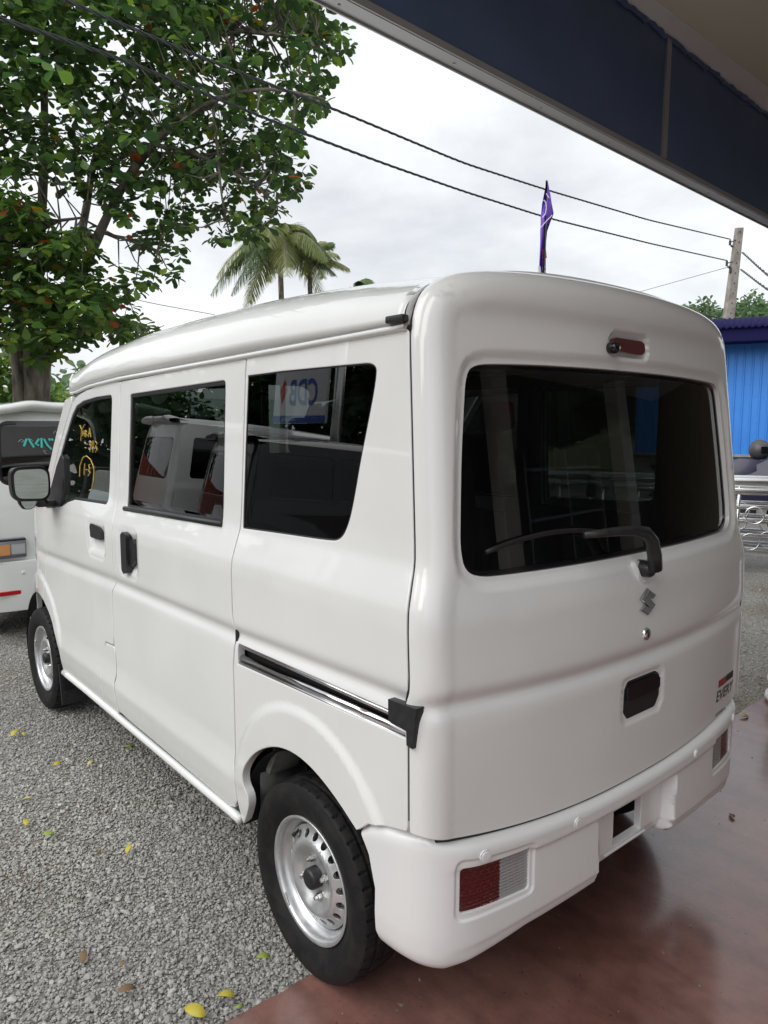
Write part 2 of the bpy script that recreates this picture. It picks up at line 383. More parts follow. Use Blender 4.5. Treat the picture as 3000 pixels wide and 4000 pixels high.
def slab_nodes():
    t = SLAB.node_tree; b = bsdf(SLAB); c = N('ShaderNodeTexCoord', t)
    def nz(s, d, r=.55):
        n = N('ShaderNodeTexNoise', t); n.inputs['Scale'].default_value = s; n.inputs['Detail'].default_value = d; n.inputs['Roughness'].default_value = r
        t.links.new(c.outputs['Object'], n.inputs['Vector']); return n
    a, bb, d = nz(1.6, 8, .6), nz(14, 6), nz(90, 3)
    r = N('ShaderNodeValToRGB', t); r.color_ramp.elements[0].position = .33; r.color_ramp.elements[1].position = .68
    r.color_ramp.elements[0].color = (.15, .062, .048, 1); r.color_ramp.elements[1].color = (.27, .135, .112, 1)
    t.links.new(a.outputs[0], r.inputs[0])
    r2 = N('ShaderNodeValToRGB', t); r2.color_ramp.elements[0].position = .28; r2.color_ramp.elements[1].position = .55
    r2.color_ramp.elements[0].color = (.72, .70, .70, 1); r2.color_ramp.elements[1].color = (1, 1, 1, 1); t.links.new(bb.outputs[0], r2.inputs[0])
    m1 = N('ShaderNodeMix', t, data_type='RGBA', blend_type='MULTIPLY'); m1.inputs[0].default_value = 1
    t.links.new(r.outputs[0], m1.inputs[6]); t.links.new(r2.outputs[0], m1.inputs[7])
    r3 = N('ShaderNodeValToRGB', t); r3.color_ramp.elements[0].position = .70; r3.color_ramp.elements[1].position = .76
    r3.color_ramp.elements[0].color = (0, 0, 0, 1); r3.color_ramp.elements[1].color = (1, 1, 1, 1); t.links.new(bb.outputs[0], r3.inputs[0])
    m2 = N('ShaderNodeMix', t, data_type='RGBA'); m2.inputs[7].default_value = (.40, .36, .30, 1)
    t.links.new(r3.outputs[0], m2.inputs[0]); t.links.new(m1.outputs[2], m2.inputs[6])
    q = N('ShaderNodeMapping', t); q.inputs['Scale'].default_value = (9, .55, 1); t.links.new(c.outputs['Object'], q.inputs[0])
    sn = N('ShaderNodeTexNoise', t); sn.inputs['Scale'].default_value = 1.0; sn.inputs['Detail'].default_value = 7; t.links.new(q.outputs[0], sn.inputs['Vector'])
    r4 = N('ShaderNodeValToRGB', t); r4.color_ramp.elements[0].position = .36; r4.color_ramp.elements[1].position = .52; r4.color_ramp.elements[0].color = (.70, .70, .70, 1); r4.color_ramp.elements[1].color = (1, 1, 1, 1); t.links.new(sn.outputs[0], r4.inputs[0])
    m3 = N('ShaderNodeMix', t, data_type='RGBA', blend_type='MULTIPLY'); m3.inputs[0].default_value = 1; t.links.new(m2.outputs[2], m3.inputs[6]); t.links.new(r4.outputs[0], m3.inputs[7])
    sp_ = nz(55, 2); r5 = N('ShaderNodeValToRGB', t); r5.color_ramp.elements[0].position = .69; r5.color_ramp.elements[1].position = .73; r5.color_ramp.elements[0].color = (1, 1, 1, 1); r5.color_ramp.elements[1].color = (.45, .42, .40, 1); t.links.new(sp_.outputs[0], r5.inputs[0])
    m4 = N('ShaderNodeMix', t, data_type='RGBA', blend_type='MULTIPLY'); m4.inputs[0].default_value = 1; t.links.new(m3.outputs[2], m4.inputs[6]); t.links.new(r5.outputs[0], m4.inputs[7]); t.links.new(m4.outputs[2], b.inputs['Base Color'])
    mr = N('ShaderNodeMapRange', t); mr.inputs[1].default_value = .3; mr.inputs[2].default_value = .7; mr.inputs[3].default_value = .26; mr.inputs[4].default_value = .50; b.inputs['Coat Weight'].default_value = 1.0; b.inputs['Coat Roughness'].default_value = .17
    t.links.new(a.outputs[0], mr.inputs[0]); t.links.new(mr.outputs[0], b.inputs['Roughness'])
    bp = N('ShaderNodeBump', t); bp.inputs['Strength'].default_value = .25; bp.inputs['Distance'].default_value = .004
    t.links.new(d.outputs[0], bp.inputs['Height']); t.links.new(bp.outputs[0], b.inputs['Normal'])
slab_nodes()
def build_slab():
    xs = np.arange(-7, 9.01, .05); jit = np.cumsum(rng.normal(0, .0025, len(xs))); jit -= np.linspace(jit[0], jit[-1], len(xs)); jit = np.clip(jit, -.02, .02)+rng.normal(0, .002, len(xs))
    top = [(x, slab_edge(x)+j, 0.0) for x, j in zip(xs, jit)]; bev = [(x, slab_edge(x)+j+.006, -.008) for x, j in zip(xs, jit)]; low = [(x, slab_edge(x)+j+.008, -.06) for x, j in zip(xs, jit)]
    back = [(x, -9.0, 0.0) for x in xs]; n = len(xs)
    V = back+top+bev+low; F = []
    for i in range(n-1):
        for k in range(3): F.append((k*n+i, k*n+i+1, (k+1)*n+i+1, (k+1)*n+i))
    o = mesh_obj('showroom_floor', V, [f[::-1] for f in F], SLAB); tag(o, kind='structure')
build_slab()
# ------------------------------------------------------------------ white kei van (the subject)
AX_R, AX_F, WR = .565, 2.995, .2665
_base = smooth_interp([.2, .27, .30, .36, .43, .475, .52, .80, 1.05, 1.09, 1.18, 1.23, 1.68, 1.72, 1.8],
                      [.712, .717, .726, .736, .7425, .7375, .7345, .7375, .7375, .734, .7045, .7000, .676, .673, .66], .008, .15, 1.9)
_zc = lambda y: np.interp(y, [.1, .88, 1.46, 1.87, 2.77, 3.2], [.895, .873, .866, .862, .840, .83])
def W(y, z):
    y = np.asarray(y, float); z = np.asarray(z, float)
    w = _base(z)
    w = w-.0115*np.exp(-((z-_zc(y))/.021)**2)*sstep(y, 3.06, 2.86)
    for cy, cz, r in ((.532, .385, .366), (2.93, .37, .362)):
        d = np.hypot(y-cy, z-cz); w = w+.010*sstep(d, r+.014, r-.016)*sstep(z, .40, .50)
    for cy, cz, hy, hz in ((2.032, 1.010, .100, .069), (1.690, 1.000, .092, .086)):
        d = sd_rrect(y, z, cy, cz, hy, hz, .03); w = w-.004*sstep(d, .010, .0)-.013*sstep(d, -.004, -.042)
    f = np.clip(y-2.62, 0, 2)/.78
    return w-.16*f**2.8
def side_fn(sg, off=0.0):
    return lambda y, z: np.stack([sg*(W(y, z)-off), y, z], 1)
def prof_side(z, y=1.2): return float(W(np.array([y]), np.array([z]))[0])

van = empty('van', (0, 0, 0), 0, 'white kei van seen from its rear corner, half under the showroom canopy', 'van')

SEAM_R = [(.897, .30), (.890, .36), (.894, .43), (.899, .481), (.894, .775), (.886, .83), (.880, .877), (.893, .932), (.897, 1.135), (.896, 1.175), (.894, 1.617), (.890, 1.662)]
SEAM_F = [(1.868, .33), (1.876, .452), (1.862, .482), (1.865, .575), (1.877, .60), (1.877, .63), (1.868, .819), (1.849, .866), (1.848, 1.084), (1.855, 1.147), (1.856, 1.598), (1.846, 1.640)]
SEAM_FF = [(2.826, .608), (2.796, .723), (2.767, .843), (2.772, .876), (2.755, 1.082)]
ARCH_R = [(.873, .288), (.822, .36), (.812, .404), (.838, .439), (.835, .479), (.798, .529), (.739, .576), (.665, .612), (.596, .628), (.531, .628), (.47, .616), (.411, .594), (.362, .570), (.328, .550), (.300, .534)]
ARCH_F = [(3.235, .28), (3.20, .435), (3.146, .531), (3.085, .585), (3.001, .617), (2.906, .622), (2.826, .606), (2.721, .561), (2.650, .483), (2.614, .42), (2.604, .295)]
def curve(P, closed=False, it=2):
    P = np.asarray(P, float)
    for _ in range(it):
        a, b = (P, np.roll(P, -1, 0)) if closed else (P[:-1], P[1:])
        Q = np.empty((2*len(a), 2)); Q[0::2] = .75*a+.25*b; Q[1::2] = .25*a+.75*b
        P = Q if closed else np.concatenate([P[:1], Q, P[-1:]])
    return P
def resample_open(P, L):
    P = np.asarray(P, float); l = np.concatenate([[0], np.cumsum(np.linalg.norm(np.diff(P, axis=0), axis=1))]); t = np.linspace(0, l[-1], int(l[-1]/L)+2); return np.stack([np.interp(t, l, P[:, i]) for i in (0, 1)], 1)
ARCH_Rs, ARCH_Fs = curve(ARCH_R), curve(ARCH_F)
Q_WIN = np.concatenate([[(.880, 1.178), (.884, 1.396), (.880, 1.614)], curve([(.70, 1.617), (.40, 1.616), (.306, 1.615), (.308, 1.565), (.330, 1.474), (.352, 1.386), (.366, 1.314), (.384, 1.245), (.415, 1.198), (.48, 1.193), (.56, 1.190), (.70, 1.185)], False, 3)])
S_WIN = fillet([(1.756, 1.590), (1.006, 1.609), (.998, 1.178), (1.764, 1.157)], .022)
F_WIN = fillet([(1.934, 1.594), (2.116, 1.590), (2.280, 1.578), (2.375, 1.558), (2.435, 1.518), (2.53, 1.418), (2.64, 1.285), (2.715, 1.19), (2.738, 1.115), (2.715, 1.080), (2.598, 1.090), (2.491, 1.102), (2.427, 1.126), (2.346, 1.143), (1.955, 1.154)], .03)

# ---- tailgate surface
HR, HD = .070, .062; HL = math.pi/2*HR
_h = [(z, float(_base(z))) for z in np.linspace(.50, 1.66, 60)]
_ho = [(-w_, z) for z, w_ in _h]+[(-.669, 1.712), (-.648, 1.756), (-.606, 1.787), (-.545, 1.808), (-.42, 1.823), (-.22, 1.832), (0, 1.835)]
_ho = np.array(_ho+[(-x, z) for x, z in _ho[::-1][1:]]); _ho = curve(_ho, False, 3)
_l = np.concatenate([[0], np.cumsum(np.linalg.norm(np.diff(_ho, axis=0), axis=1))]); _t = np.linspace(0, _l[-1], 260); _ho = np.stack([np.interp(_t, _l, _ho[:, i]) for i in (0, 1)], 1)
def _open_off(P, d):
    T = np.gradient(P, axis=0); T /= np.linalg.norm(T, axis=1)[:, None]; n = np.stack([-T[:, 1], T[:, 0]], 1)
    k = np.ones(5)/5; n = np.stack([np.convolve(np.pad(n[:, i], 2, mode='edge'), k, 'valid') for i in (0, 1)], 1); n /= np.linalg.norm(n, axis=1)[:, None]
    return P+n*d
HU = _open_off(_ho, HL-HR)
def _onorm(P):
    T = np.gradient(P, axis=0); T /= np.linalg.norm(T, axis=1)[:, None]; n = np.stack([-T[:, 1], T[:, 0]], 1); k = np.ones(5)/5
    n = np.stack([np.convolve(np.pad(n[:, i], 2, mode='edge'), k, 'valid') for i in (0, 1)], 1); return n/np.linalg.norm(n, axis=1)[:, None]
HUN = _onorm(HU)
_yc = smooth_interp([.5, .95, 1.06, 1.14, 1.68, 1.715, 1.745, 1.80, 1.9], [.020, .0205, .026, .043, .104, .106, .094, .103, .13], .012, .4, 2.0)
R_GL = [(0, 1.618), (.30, 1.616), (.48, 1.611), (.548, 1.606), (.575, 1.585), (.588, 1.50), (.602, 1.40), (.614, 1.28), (.620, 1.215), (.612, 1.165), (.57, 1.146), (.48, 1.1435), (.3, 1.141), (0, 1.140)]
R_GL = curve(np.array(R_GL+[(-x, z) for x, z in R_GL[::-1][1:-1]]), True, 2); R_GL = ccw(R_GL)
HNDL = fillet([(-.090, .738), (-.088, .800), (-.074, .820), (.060, .820), (.086, .806), (.089, .745), (.068, .716), (-.070, .716)], .016)
def hatch_fn(off=0.0, rec=True):
    def f(a, b):
        q = np.stack([np.asarray(a, float), np.asarray(b, float)], 1); d, nr, m = dist_open(q, HU, HUN)
        q0 = nr-m*HL; th = (1-d/HL)*math.pi/2; c = d < HL
        xz = np.where(c[:, None], q0+m*(HR*np.sin(np.where(c, th, 0)))[:, None], q); qb = np.where(c[:, None], q0, q)
        y = _yc(qb[:, 1])+.038*(np.abs(qb[:, 0])/.6)**2.3+np.where(c, HD*(1-np.cos(np.where(c, th, 0))), 0)
        y = y+.0115*np.exp(-((q[:, 1]-.874-.012*(np.abs(qb[:, 0])/.6)**2)/.021)**2)
        if rec:
            k = (np.abs(q[:, 0]) < .68) & (q[:, 1] > 1.09) & (q[:, 1] < 1.67); dg = np.full(len(q), 1.0)
            if k.any():
                dd = dist_poly(q[k], R_GL); dd[inside(q[k], R_GL)] = 0; dg[k] = dd
            y = y+.011*sstep(dg, .034, .003)
            d2 = sd_rrect(q[:, 0], q[:, 1], 0, .768, .095, .058, .024); y = y+.004*sstep(d2, .012, -.004)
            d3 = sd_rrect(q[:, 0], q[:, 1], .002, 1.678, .086, .027, .02); y = y+.014*sstep(d3, .008, -.004)
        return np.stack([xz[:, 0], y+off, xz[:, 1]], 1)
    return f
def zbot(x): return .546+.058*np.minimum(1, np.abs(x)/.74)**2.4
_rl = hatch_fn(0.0, False)(*_open_off(_ho, HL-HR-.001).T); _rl = _rl[(_rl[:, 0] < 0)]; _rl = _rl[np.argsort(_rl[:, 2])]
def rim_y(z): return float(np.interp(z, _rl[:, 2], _rl[:, 1]))

def build_side(sg):
    fn = side_fn(sg); sn = sg; vis = sg < 0
    # ---- rear quarter panel
    rear = [(rim_y(z)+.0045, z) for z in (1.676, 1.6, 1.5, 1.4, 1.3, 1.24, 1.19, 1.15, 1.10, 1.05, 1.0, .95, .92, .90, .88, .86, .84, .80, .70, .604)]
    out = list(SEAM_R[1:])+[(.50, 1.672), (.20, 1.678)]+rear+[(.215, .582), (.258, .570), (.298, .536)]+list(map(tuple, ARCH_Rs[::-1]))+[(.884, .30)]
    slot = fillet([(.868, .853), (.13, .864), (.13, .812), (.868, .787)], .006)
    q = panel('quarter_panel', out, fn, WHITE, van, holes=[Q_WIN, slot], sp=(.014, .0085), gap=.0058, sign=sn, roll=.0035, depth=.022, hole_roll=.003, hole_depth=.02)
    panel('quarter_window', offset(ccw(Q_WIN), -.002), side_fn(sg, .003), TINT, q, sp=(.03, .03), sign=sn, roll=0, depth=0)
    strip('window_seal', Q_WIN, .006, side_fn(sg, .003), RUBBER, q, lift=.001, sign=sn, out=False)
    # inner frit band + rail
    mb = MB(); mb.box((sg*.700, .50, .826), (.008, .76, .10)); mb.box((sg*.722, .879, .836), (.02, .014, .10)); mb.build('rail_channel', DARK, q)
    for nm, zz0, zz1, xx, rr, mm in (('slide_rail', .845, .852, .728, .0065, RAILM), ('slide_rail', .806, .823, .722, .0115, CHROME), ('slide_rail', .7925, .8125, .731, .005, RAILM)):
        MB().tube([(sg*xx, .862, zz0), (sg*xx, .14, zz1)], rr, 10).build(nm, mm, q, smooth=True)
    cov = [(.190, .889), (.101, .894), (.112, .804), (.130, .806), (.131, .836), (.189, .842)]
    MB().prism(cov, .722, .745, lambda a, b, h: (sg*h, a, b)).build('rail_end_cover', BLACKP, q)
    # fuel side: small clip at the roof drip rail
    MB().box((sg*.686, .235, 1.697), (.022, .055, .016), bev=.004).build('roof_rail_end', BLACKP, q, auto=AUTO)
    # ---- sliding door
    out = [(1.868, .332), (.945, .318), (.915, .326), (.898, .350)]+list(SEAM_R[1:])+[(1.2, 1.657)]+SEAM_F[::-1][:-1]
    d = panel('sliding_door', out, fn, WHITE, van, holes=[S_WIN], loops=[fillet([(1.690-.092-k, 1.0-.086-k), (1.690+.092+k, 1.0-.086-k), (1.690+.092+k, 1.0+.086+k), (1.690-.092-k, 1.0+.086+k)], .03+k) for k in (.009, .0, -.012, -.024, -.038)], sp=(.018, .0085), gap=.0058, sign=sn, roll=.0035, depth=.022, hole_roll=.004, hole_depth=.016)
    panel('door_window', offset(ccw(S_WIN), -.002), side_fn(sg, .011), TINT, d, sp=(.04, .04), sign=sn, roll=0, depth=0)
    strip('window_seal', S_WIN, .016, side_fn(sg, .007), BLACKP, d, lift=.001, sign=sn, out=False)
    mb = MB(); mb.tube([(sg*(prof_side(1.168)+.001), 1.772, 1.158), (sg*(prof_side(1.18)+.001), 1.0, 1.180)], .010, 8); mb.build('belt_moulding', BLACKP, d, smooth=True)
    xh = prof_side(1.0, 1.4)
    hb = MB(); hb.prism(fillet([(1.722, 1.068), (1.722, .934), (1.705, .922), (1.668, .930), (1.668, 1.072), (1.700, 1.080)], .010), xh-.016, xh+.013, lambda a, b, h: (sg*h, a, b))
    hnd = hb.build('door_handle', BLACKP, d, auto=AUTO)
    MB().prism(fillet([(1.667, 1.055), (1.667, .945), (1.632, .972), (1.618, .985), (1.618, 1.045), (1.632, 1.060)], .012), xh-.018, xh+.001, lambda a, b, h: (sg*h, a, b)).build('handle_cup', BLACKP, d, auto=AUTO)
    # ---- front door
    out = [(2.610, .300), (2.040, .301), (2.032, .35), (2.026, .446), (2.015, .484), (1.993, .565), (1.972, .594), (1.884, .600)]+SEAM_F[5:]
    out += [(1.95, 1.640), (2.10, 1.634), (2.25, 1.620), (2.36, 1.600), (2.43, 1.568), (2.50, 1.500), (2.60, 1.385), (2.70, 1.262), (2.765, 1.165), (2.772, 1.10)]+SEAM_FF[::-1]
    out += [tuple(p) for p in ARCH_Fs if p[0] < 2.815 and p[1] < .603]
    fd = panel('front_door', out, fn, WHITE, van, holes=[F_WIN], loops=[fillet([(2.032-.100-k, 1.01-.069-k), (2.032+.100+k, 1.01-.069-k), (2.032+.100+k, 1.01+.069+k), (2.032-.100-k, 1.01+.069+k)], max(.008, .03+k)) for k in (.009, .0, -.012, -.024, -.038)], sp=(.018, .0085), gap=.0058, sign=sn, roll=.0035, depth=.022, hole_roll=.004, hole_depth=.016)
    panel('door_window', offset(ccw(F_WIN), -.002), side_fn(sg, .011), CLEAR, fd, sp=(.04, .04), sign=sn, roll=0, depth=0)
    strip('window_seal', F_WIN, .014, side_fn(sg, .006), BLACKP, fd, lift=.001, sign=sn, out=False)
    sail = fillet([(2.60, 1.315), (2.575, 1.335), (2.545, 1.32), (2.515, 1.11), (2.60, 1.094), (2.712, 1.084), (2.733, 1.115), (2.71, 1.19), (2.64, 1.28)], .012)
    panel('mirror_base', sail, side_fn(sg, -.004), BLACKP, fd, sp=(.03, .03), sign=sn, roll=.004, depth=.012)
    xf = prof_side(1.03, 2.3)
    MB().prism(fillet([(2.105, 1.058), (2.100, 1.012), (1.972, 1.014), (1.968, 1.045), (1.985, 1.066), (2.09, 1.070)], .012), xf-.02, xf-.001, lambda a, b, h: (sg*h, a, b)).build('door_handle', BLACKP, fd, auto=AUTO)
    # lower pillar cover between the doors
    out = [(2.035, .303), (2.029, .446), (2.018, .484), (1.996, .565), (1.975, .590), (1.880, .597), (1.870, .575), (1.867, .482), (1.881, .452), (1.873, .332), (1.90, .302)]
    panel('pillar_cover', out, fn, WHITE, van, sp=(.022, .0085), gap=.0035, sign=sn, roll=.003, depth=.02)
    # ---- front wing with the windscreen pillar
    out = SEAM_FF+[(2.776, 1.10), (2.77, 1.165), (2.705, 1.262), (2.605, 1.385), (2.505, 1.500), (2.435, 1.570), (2.44, 1.600), (2.535, 1.585), (2.655, 1.44), (2.77, 1.285), (2.875, 1.15), (2.97, 1.06), (3.15, .92), (3.27, .75), (3.33, .55), (3.345, .40), (3.33, .28)]
    out += [tuple(p) for p in ARCH_Fs if p[0] > 2.83]
    panel('front_wing', out, fn, WHITE, van, sp=(.02, .012), gap=.004, sign=sn, roll=.0035, depth=.022)
    # ---- sill
    mb = MB(); ys = np.linspace(.888, 2.598, 30)
    mb.tube([(sg*.7255, y, .301-.004*sstep(y, 2.2, 2.6)) for y in ys], .0145, 12); mb.box((sg*.66, 1.74, .296), (.12, 1.70, .012))
    mb.build('sill', WHITE, van, smooth=True)
    # ---- mirror
    mir = MB()
    prof = ccw(curve([(-.932, 1.215), (-.930, 1.286), (-.860, 1.290), (-.776, 1.290), (-.770, 1.215), (-.778, 1.134), (-.860, 1.136), (-.926, 1.140)], True, 3))
    c = prof.mean(0); V = []; K = [(2.50, .93), (2.495, 1.0), (2.515, 1.02), (2.56, .97), (2.60, .80), (2.615, .5)]; n = len(prof)
    for yy, k in K: V += [(-sg*(c[0]+(p[0]-c[0])*k), yy+(.02 if p[0] > -.82 else 0)*0, c[1]+(p[1]-c[1])*k) for p in prof]
    F = [(i*n+j, i*n+(j+1) % n, (i+1)*n+(j+1) % n, (i+1)*n+j) for i in range(len(K)-1) for j in range(n)]+[tuple(range(5*n, 6*n))]
    mir.add(V, F); mir.box((sg*.745, 2.60, 1.112), (.13, .05, .03), bev=.01); mir.tube([(sg*.78, 2.58, 1.112), (sg*.81, 2.57, 1.17)], .02, 8)
    mir.add([(-sg*(c[0]+(p[0]-c[0])*.93), 2.503, c[1]+(p[1]-c[1])*.93) for p in prof], [tuple(range(n))])
    lp = fillet([(-.905, 1.148), (-.82, 1.142), (-.838, 1.108), (-.855, 1.098), (-.882, 1.100), (-.896, 1.12)], .01, 4); c2 = lp.mean(0); m2 = len(lp); V = []
    for yy, k in ((2.515, .9), (2.51, 1.0), (2.54, 1.05), (2.575, .8)): V += [(-sg*(c2[0]+(p[0]-c2[0])*k), yy, c2[1]+(p[1]-c2[1])*k) for p in lp]
    mir.add(V, [(i*m2+j, i*m2+(j+1) % m2, (i+1)*m2+(j+1) % m2, (i+1)*m2+j) for i in range(3) for j in range(m2)]+[tuple(range(3*m2, 4*m2))])
    mo = mir.build('door_mirror', BLACKP, fd, auto=math.radians(40))
    gl = MB(); tilt = lambda p, k, cc, y0: (-sg*(cc[0]+(p[0]-cc[0])*k), y0-(p[0]-cc[0])*.13+(p[1]-cc[1])*.01, cc[1]+(p[1]-cc[1])*k)
    gl.add([tilt(p, .84, c, 2.489) for p in prof], [tuple(range(n))]); gl.build('mirror_glass', MIRG, fd)
    gl = MB(); gl.add([tilt(p, .80, c2, 2.502) for p in lp], [tuple(range(m2))]); gl.build('mirror_glass', MIRG, fd)
    # ---- wheel wells
    for cy, r0, r1 in ((AX_R, .325, .36), (AX_F-.03, .335, .36)):
        wl = MB(); th = np.linspace(-.02 if cy < 1 else -.30, math.pi+(.02 if cy < 1 else .30), 30); V = []
        for xx in (.715, .46):
            V += [(sg*xx, cy+r0*math.cos(a), .285+r0*math.sin(a)) for a in th]
        n = len(th); wl.add(V, [(j, j+1, n+j+1, n+j) for j in range(n-1)])
        wl.add([(sg*.46, cy+r0*math.cos(a), .285+r0*math.sin(a)) for a in th], [tuple(range(n))])
        wl.build('wheel_well', DARK, van, smooth=True)
    mb = MB(); mb.box((sg*.60, .845, .37), (.16, .012, .16)); mb.box((sg*.62, .80, .50), (.10, .02, .10), R=rotx(.5)); mb.box((sg*.55, .66, .60), (.18, .10, .02))
    mb.build('inner_arch_bracket', UNDER, van)
    MB().box((sg*.655, 2.655, .22), (.15, .012, .20), R=rotx(-.15)).build('mud_flap', BLACKP, van)
    return q, d, fd
QP, SD, FD = build_side(-1)
build_side(1)

# ---- roof
_zr = smooth_interp([.1, .2, .9, 1.85, 2.2, 2.4, 2.7], [1.688, 1.688, 1.674, 1.656, 1.640, 1.622, 1.618], .03, 0, 3)
_zt = smooth_interp([.1, .2, .5, 1.0, 1.4, 1.8, 2.15, 2.4, 2.55, 2.68, 2.80, 2.9], [1.838, 1.846, 1.872, 1.890, 1.892, 1.882, 1.856, 1.822, 1.788, 1.745, 1.690, 1.640], .04, 0, 3)
def build_roof():
    nt_, nv = 97, 90; V = np.zeros((nv, nt_, 3)); ph = np.linspace(-1, 1, nt_); t = np.sign(ph)*(1-(1-np.abs(ph))**1.7)
    a = .682
    for i, v in enumerate(np.linspace(0, 1, nv)):
        x = a*np.sign(t)*np.minimum(np.abs(t), 1); u = np.abs(x)/a
        y0 = np.interp(np.abs(x), RIMX, RIMY)+.009; y1 = 2.80-.30*u**3; y = y0+(y1-y0)*(1-(1-v)**1.25)
        H = _zt(y)-_zr(y); nn_ = 2.5+.4*sstep(y, .25, .9); z = _zr(y)+H*np.maximum(1-u**nn_, 0)**(1/nn_)
        z = z+.004*np.exp(-((u-.93)/.02)**2)*0
        V[i] = np.stack([x*(1-.03*sstep(y, 2.2, 2.6)), y, z], 1)
    idx = np.arange(nv*nt_).reshape(nv, nt_)
    F = np.stack([idx[:-1, :-1], idx[:-1, 1:], idx[1:, 1:], idx[1:, :-1]], -1).reshape(-1, 4)
    Vf = V.reshape(-1, 3).tolist(); F = F.tolist(); n = len(Vf)
    edge = list(idx[0, :][::-1])+list(idx[:, 0])+list(idx[-1, :])+list(idx[::-1, -1])
    for k, (dx, dz, sc) in enumerate(((.0045, -.004, 1), (.005, -.012, 1), (-.012, -.018, 1))):
        for e in edge:
            p = V.reshape(-1, 3)[e]; s = np.sign(p[0]) if abs(p[0]) > .6 else 0
            f = 1 if p[1] > 2.3 and s == 0 else (-1 if p[1] < .4 and s == 0 else 0)
            Vf.append((p[0]+s*dx, p[1]+f*dx, p[2]+dz))
    L = len(edge)
    for k in range(3):
        for j in range(L-1):
            A = edge[j] if k == 0 else n+(k-1)*L+j; B = edge[j+1] if k == 0 else n+(k-1)*L+j+1
            if A != B: F.append((B, A, n+k*L+j, n+k*L+j+1))
    o = mesh_obj('roof', Vf, F, WHITE, van, smooth=True)
    for sg in (-1, 1):
        MB().tube([(sg*(prof_side(z, min(y, 2.2))-.006-.01*sstep(y, 2.2, 2.5)), y, z) for y, z in [(y, float(_zr(y))-.010) for y in np.linspace(.2, 2.45, 30)]], .008, 6).build('drip_channel', DARK, o)
    # windscreen and cowl
    T = [(x, 2.79-.30*(abs(x)/.682)**3, float(_zr(2.6))+.0) for x in np.linspace(-.60, .60, 17)]
    Bm = [(x*1.10, 3.06-.10*(abs(x)/.60)**3, 1.06) for x in np.linspace(-.60, .60, 17)]
    V = T+Bm; mesh_obj('windscreen', V, [(i, i+1, 18+i, 17+i) for i in range(16)], CLEAR, van, smooth=True)
    rows = [(1.06, 3.06, .66, .10), (.95, 3.17, .675, .12), (.80, 3.27, .68, .14), (.62, 3.34, .69, .13), (.45, 3.385, .70, .12), (.30, 3.39, .70, .11), (.22, 3.35, .69, .1)]
    V = [(x*hw, y-b*abs(x)**3, z) for z, y, hw, b in rows for x in np.linspace(-1, 1, 21)]
    mesh_obj('front_panel', V, [(r*21+i, r*21+i+1, (r+1)*21+i+1, (r+1)*21+i) for r in range(6) for i in range(20)], WHITE, van, smooth=True)

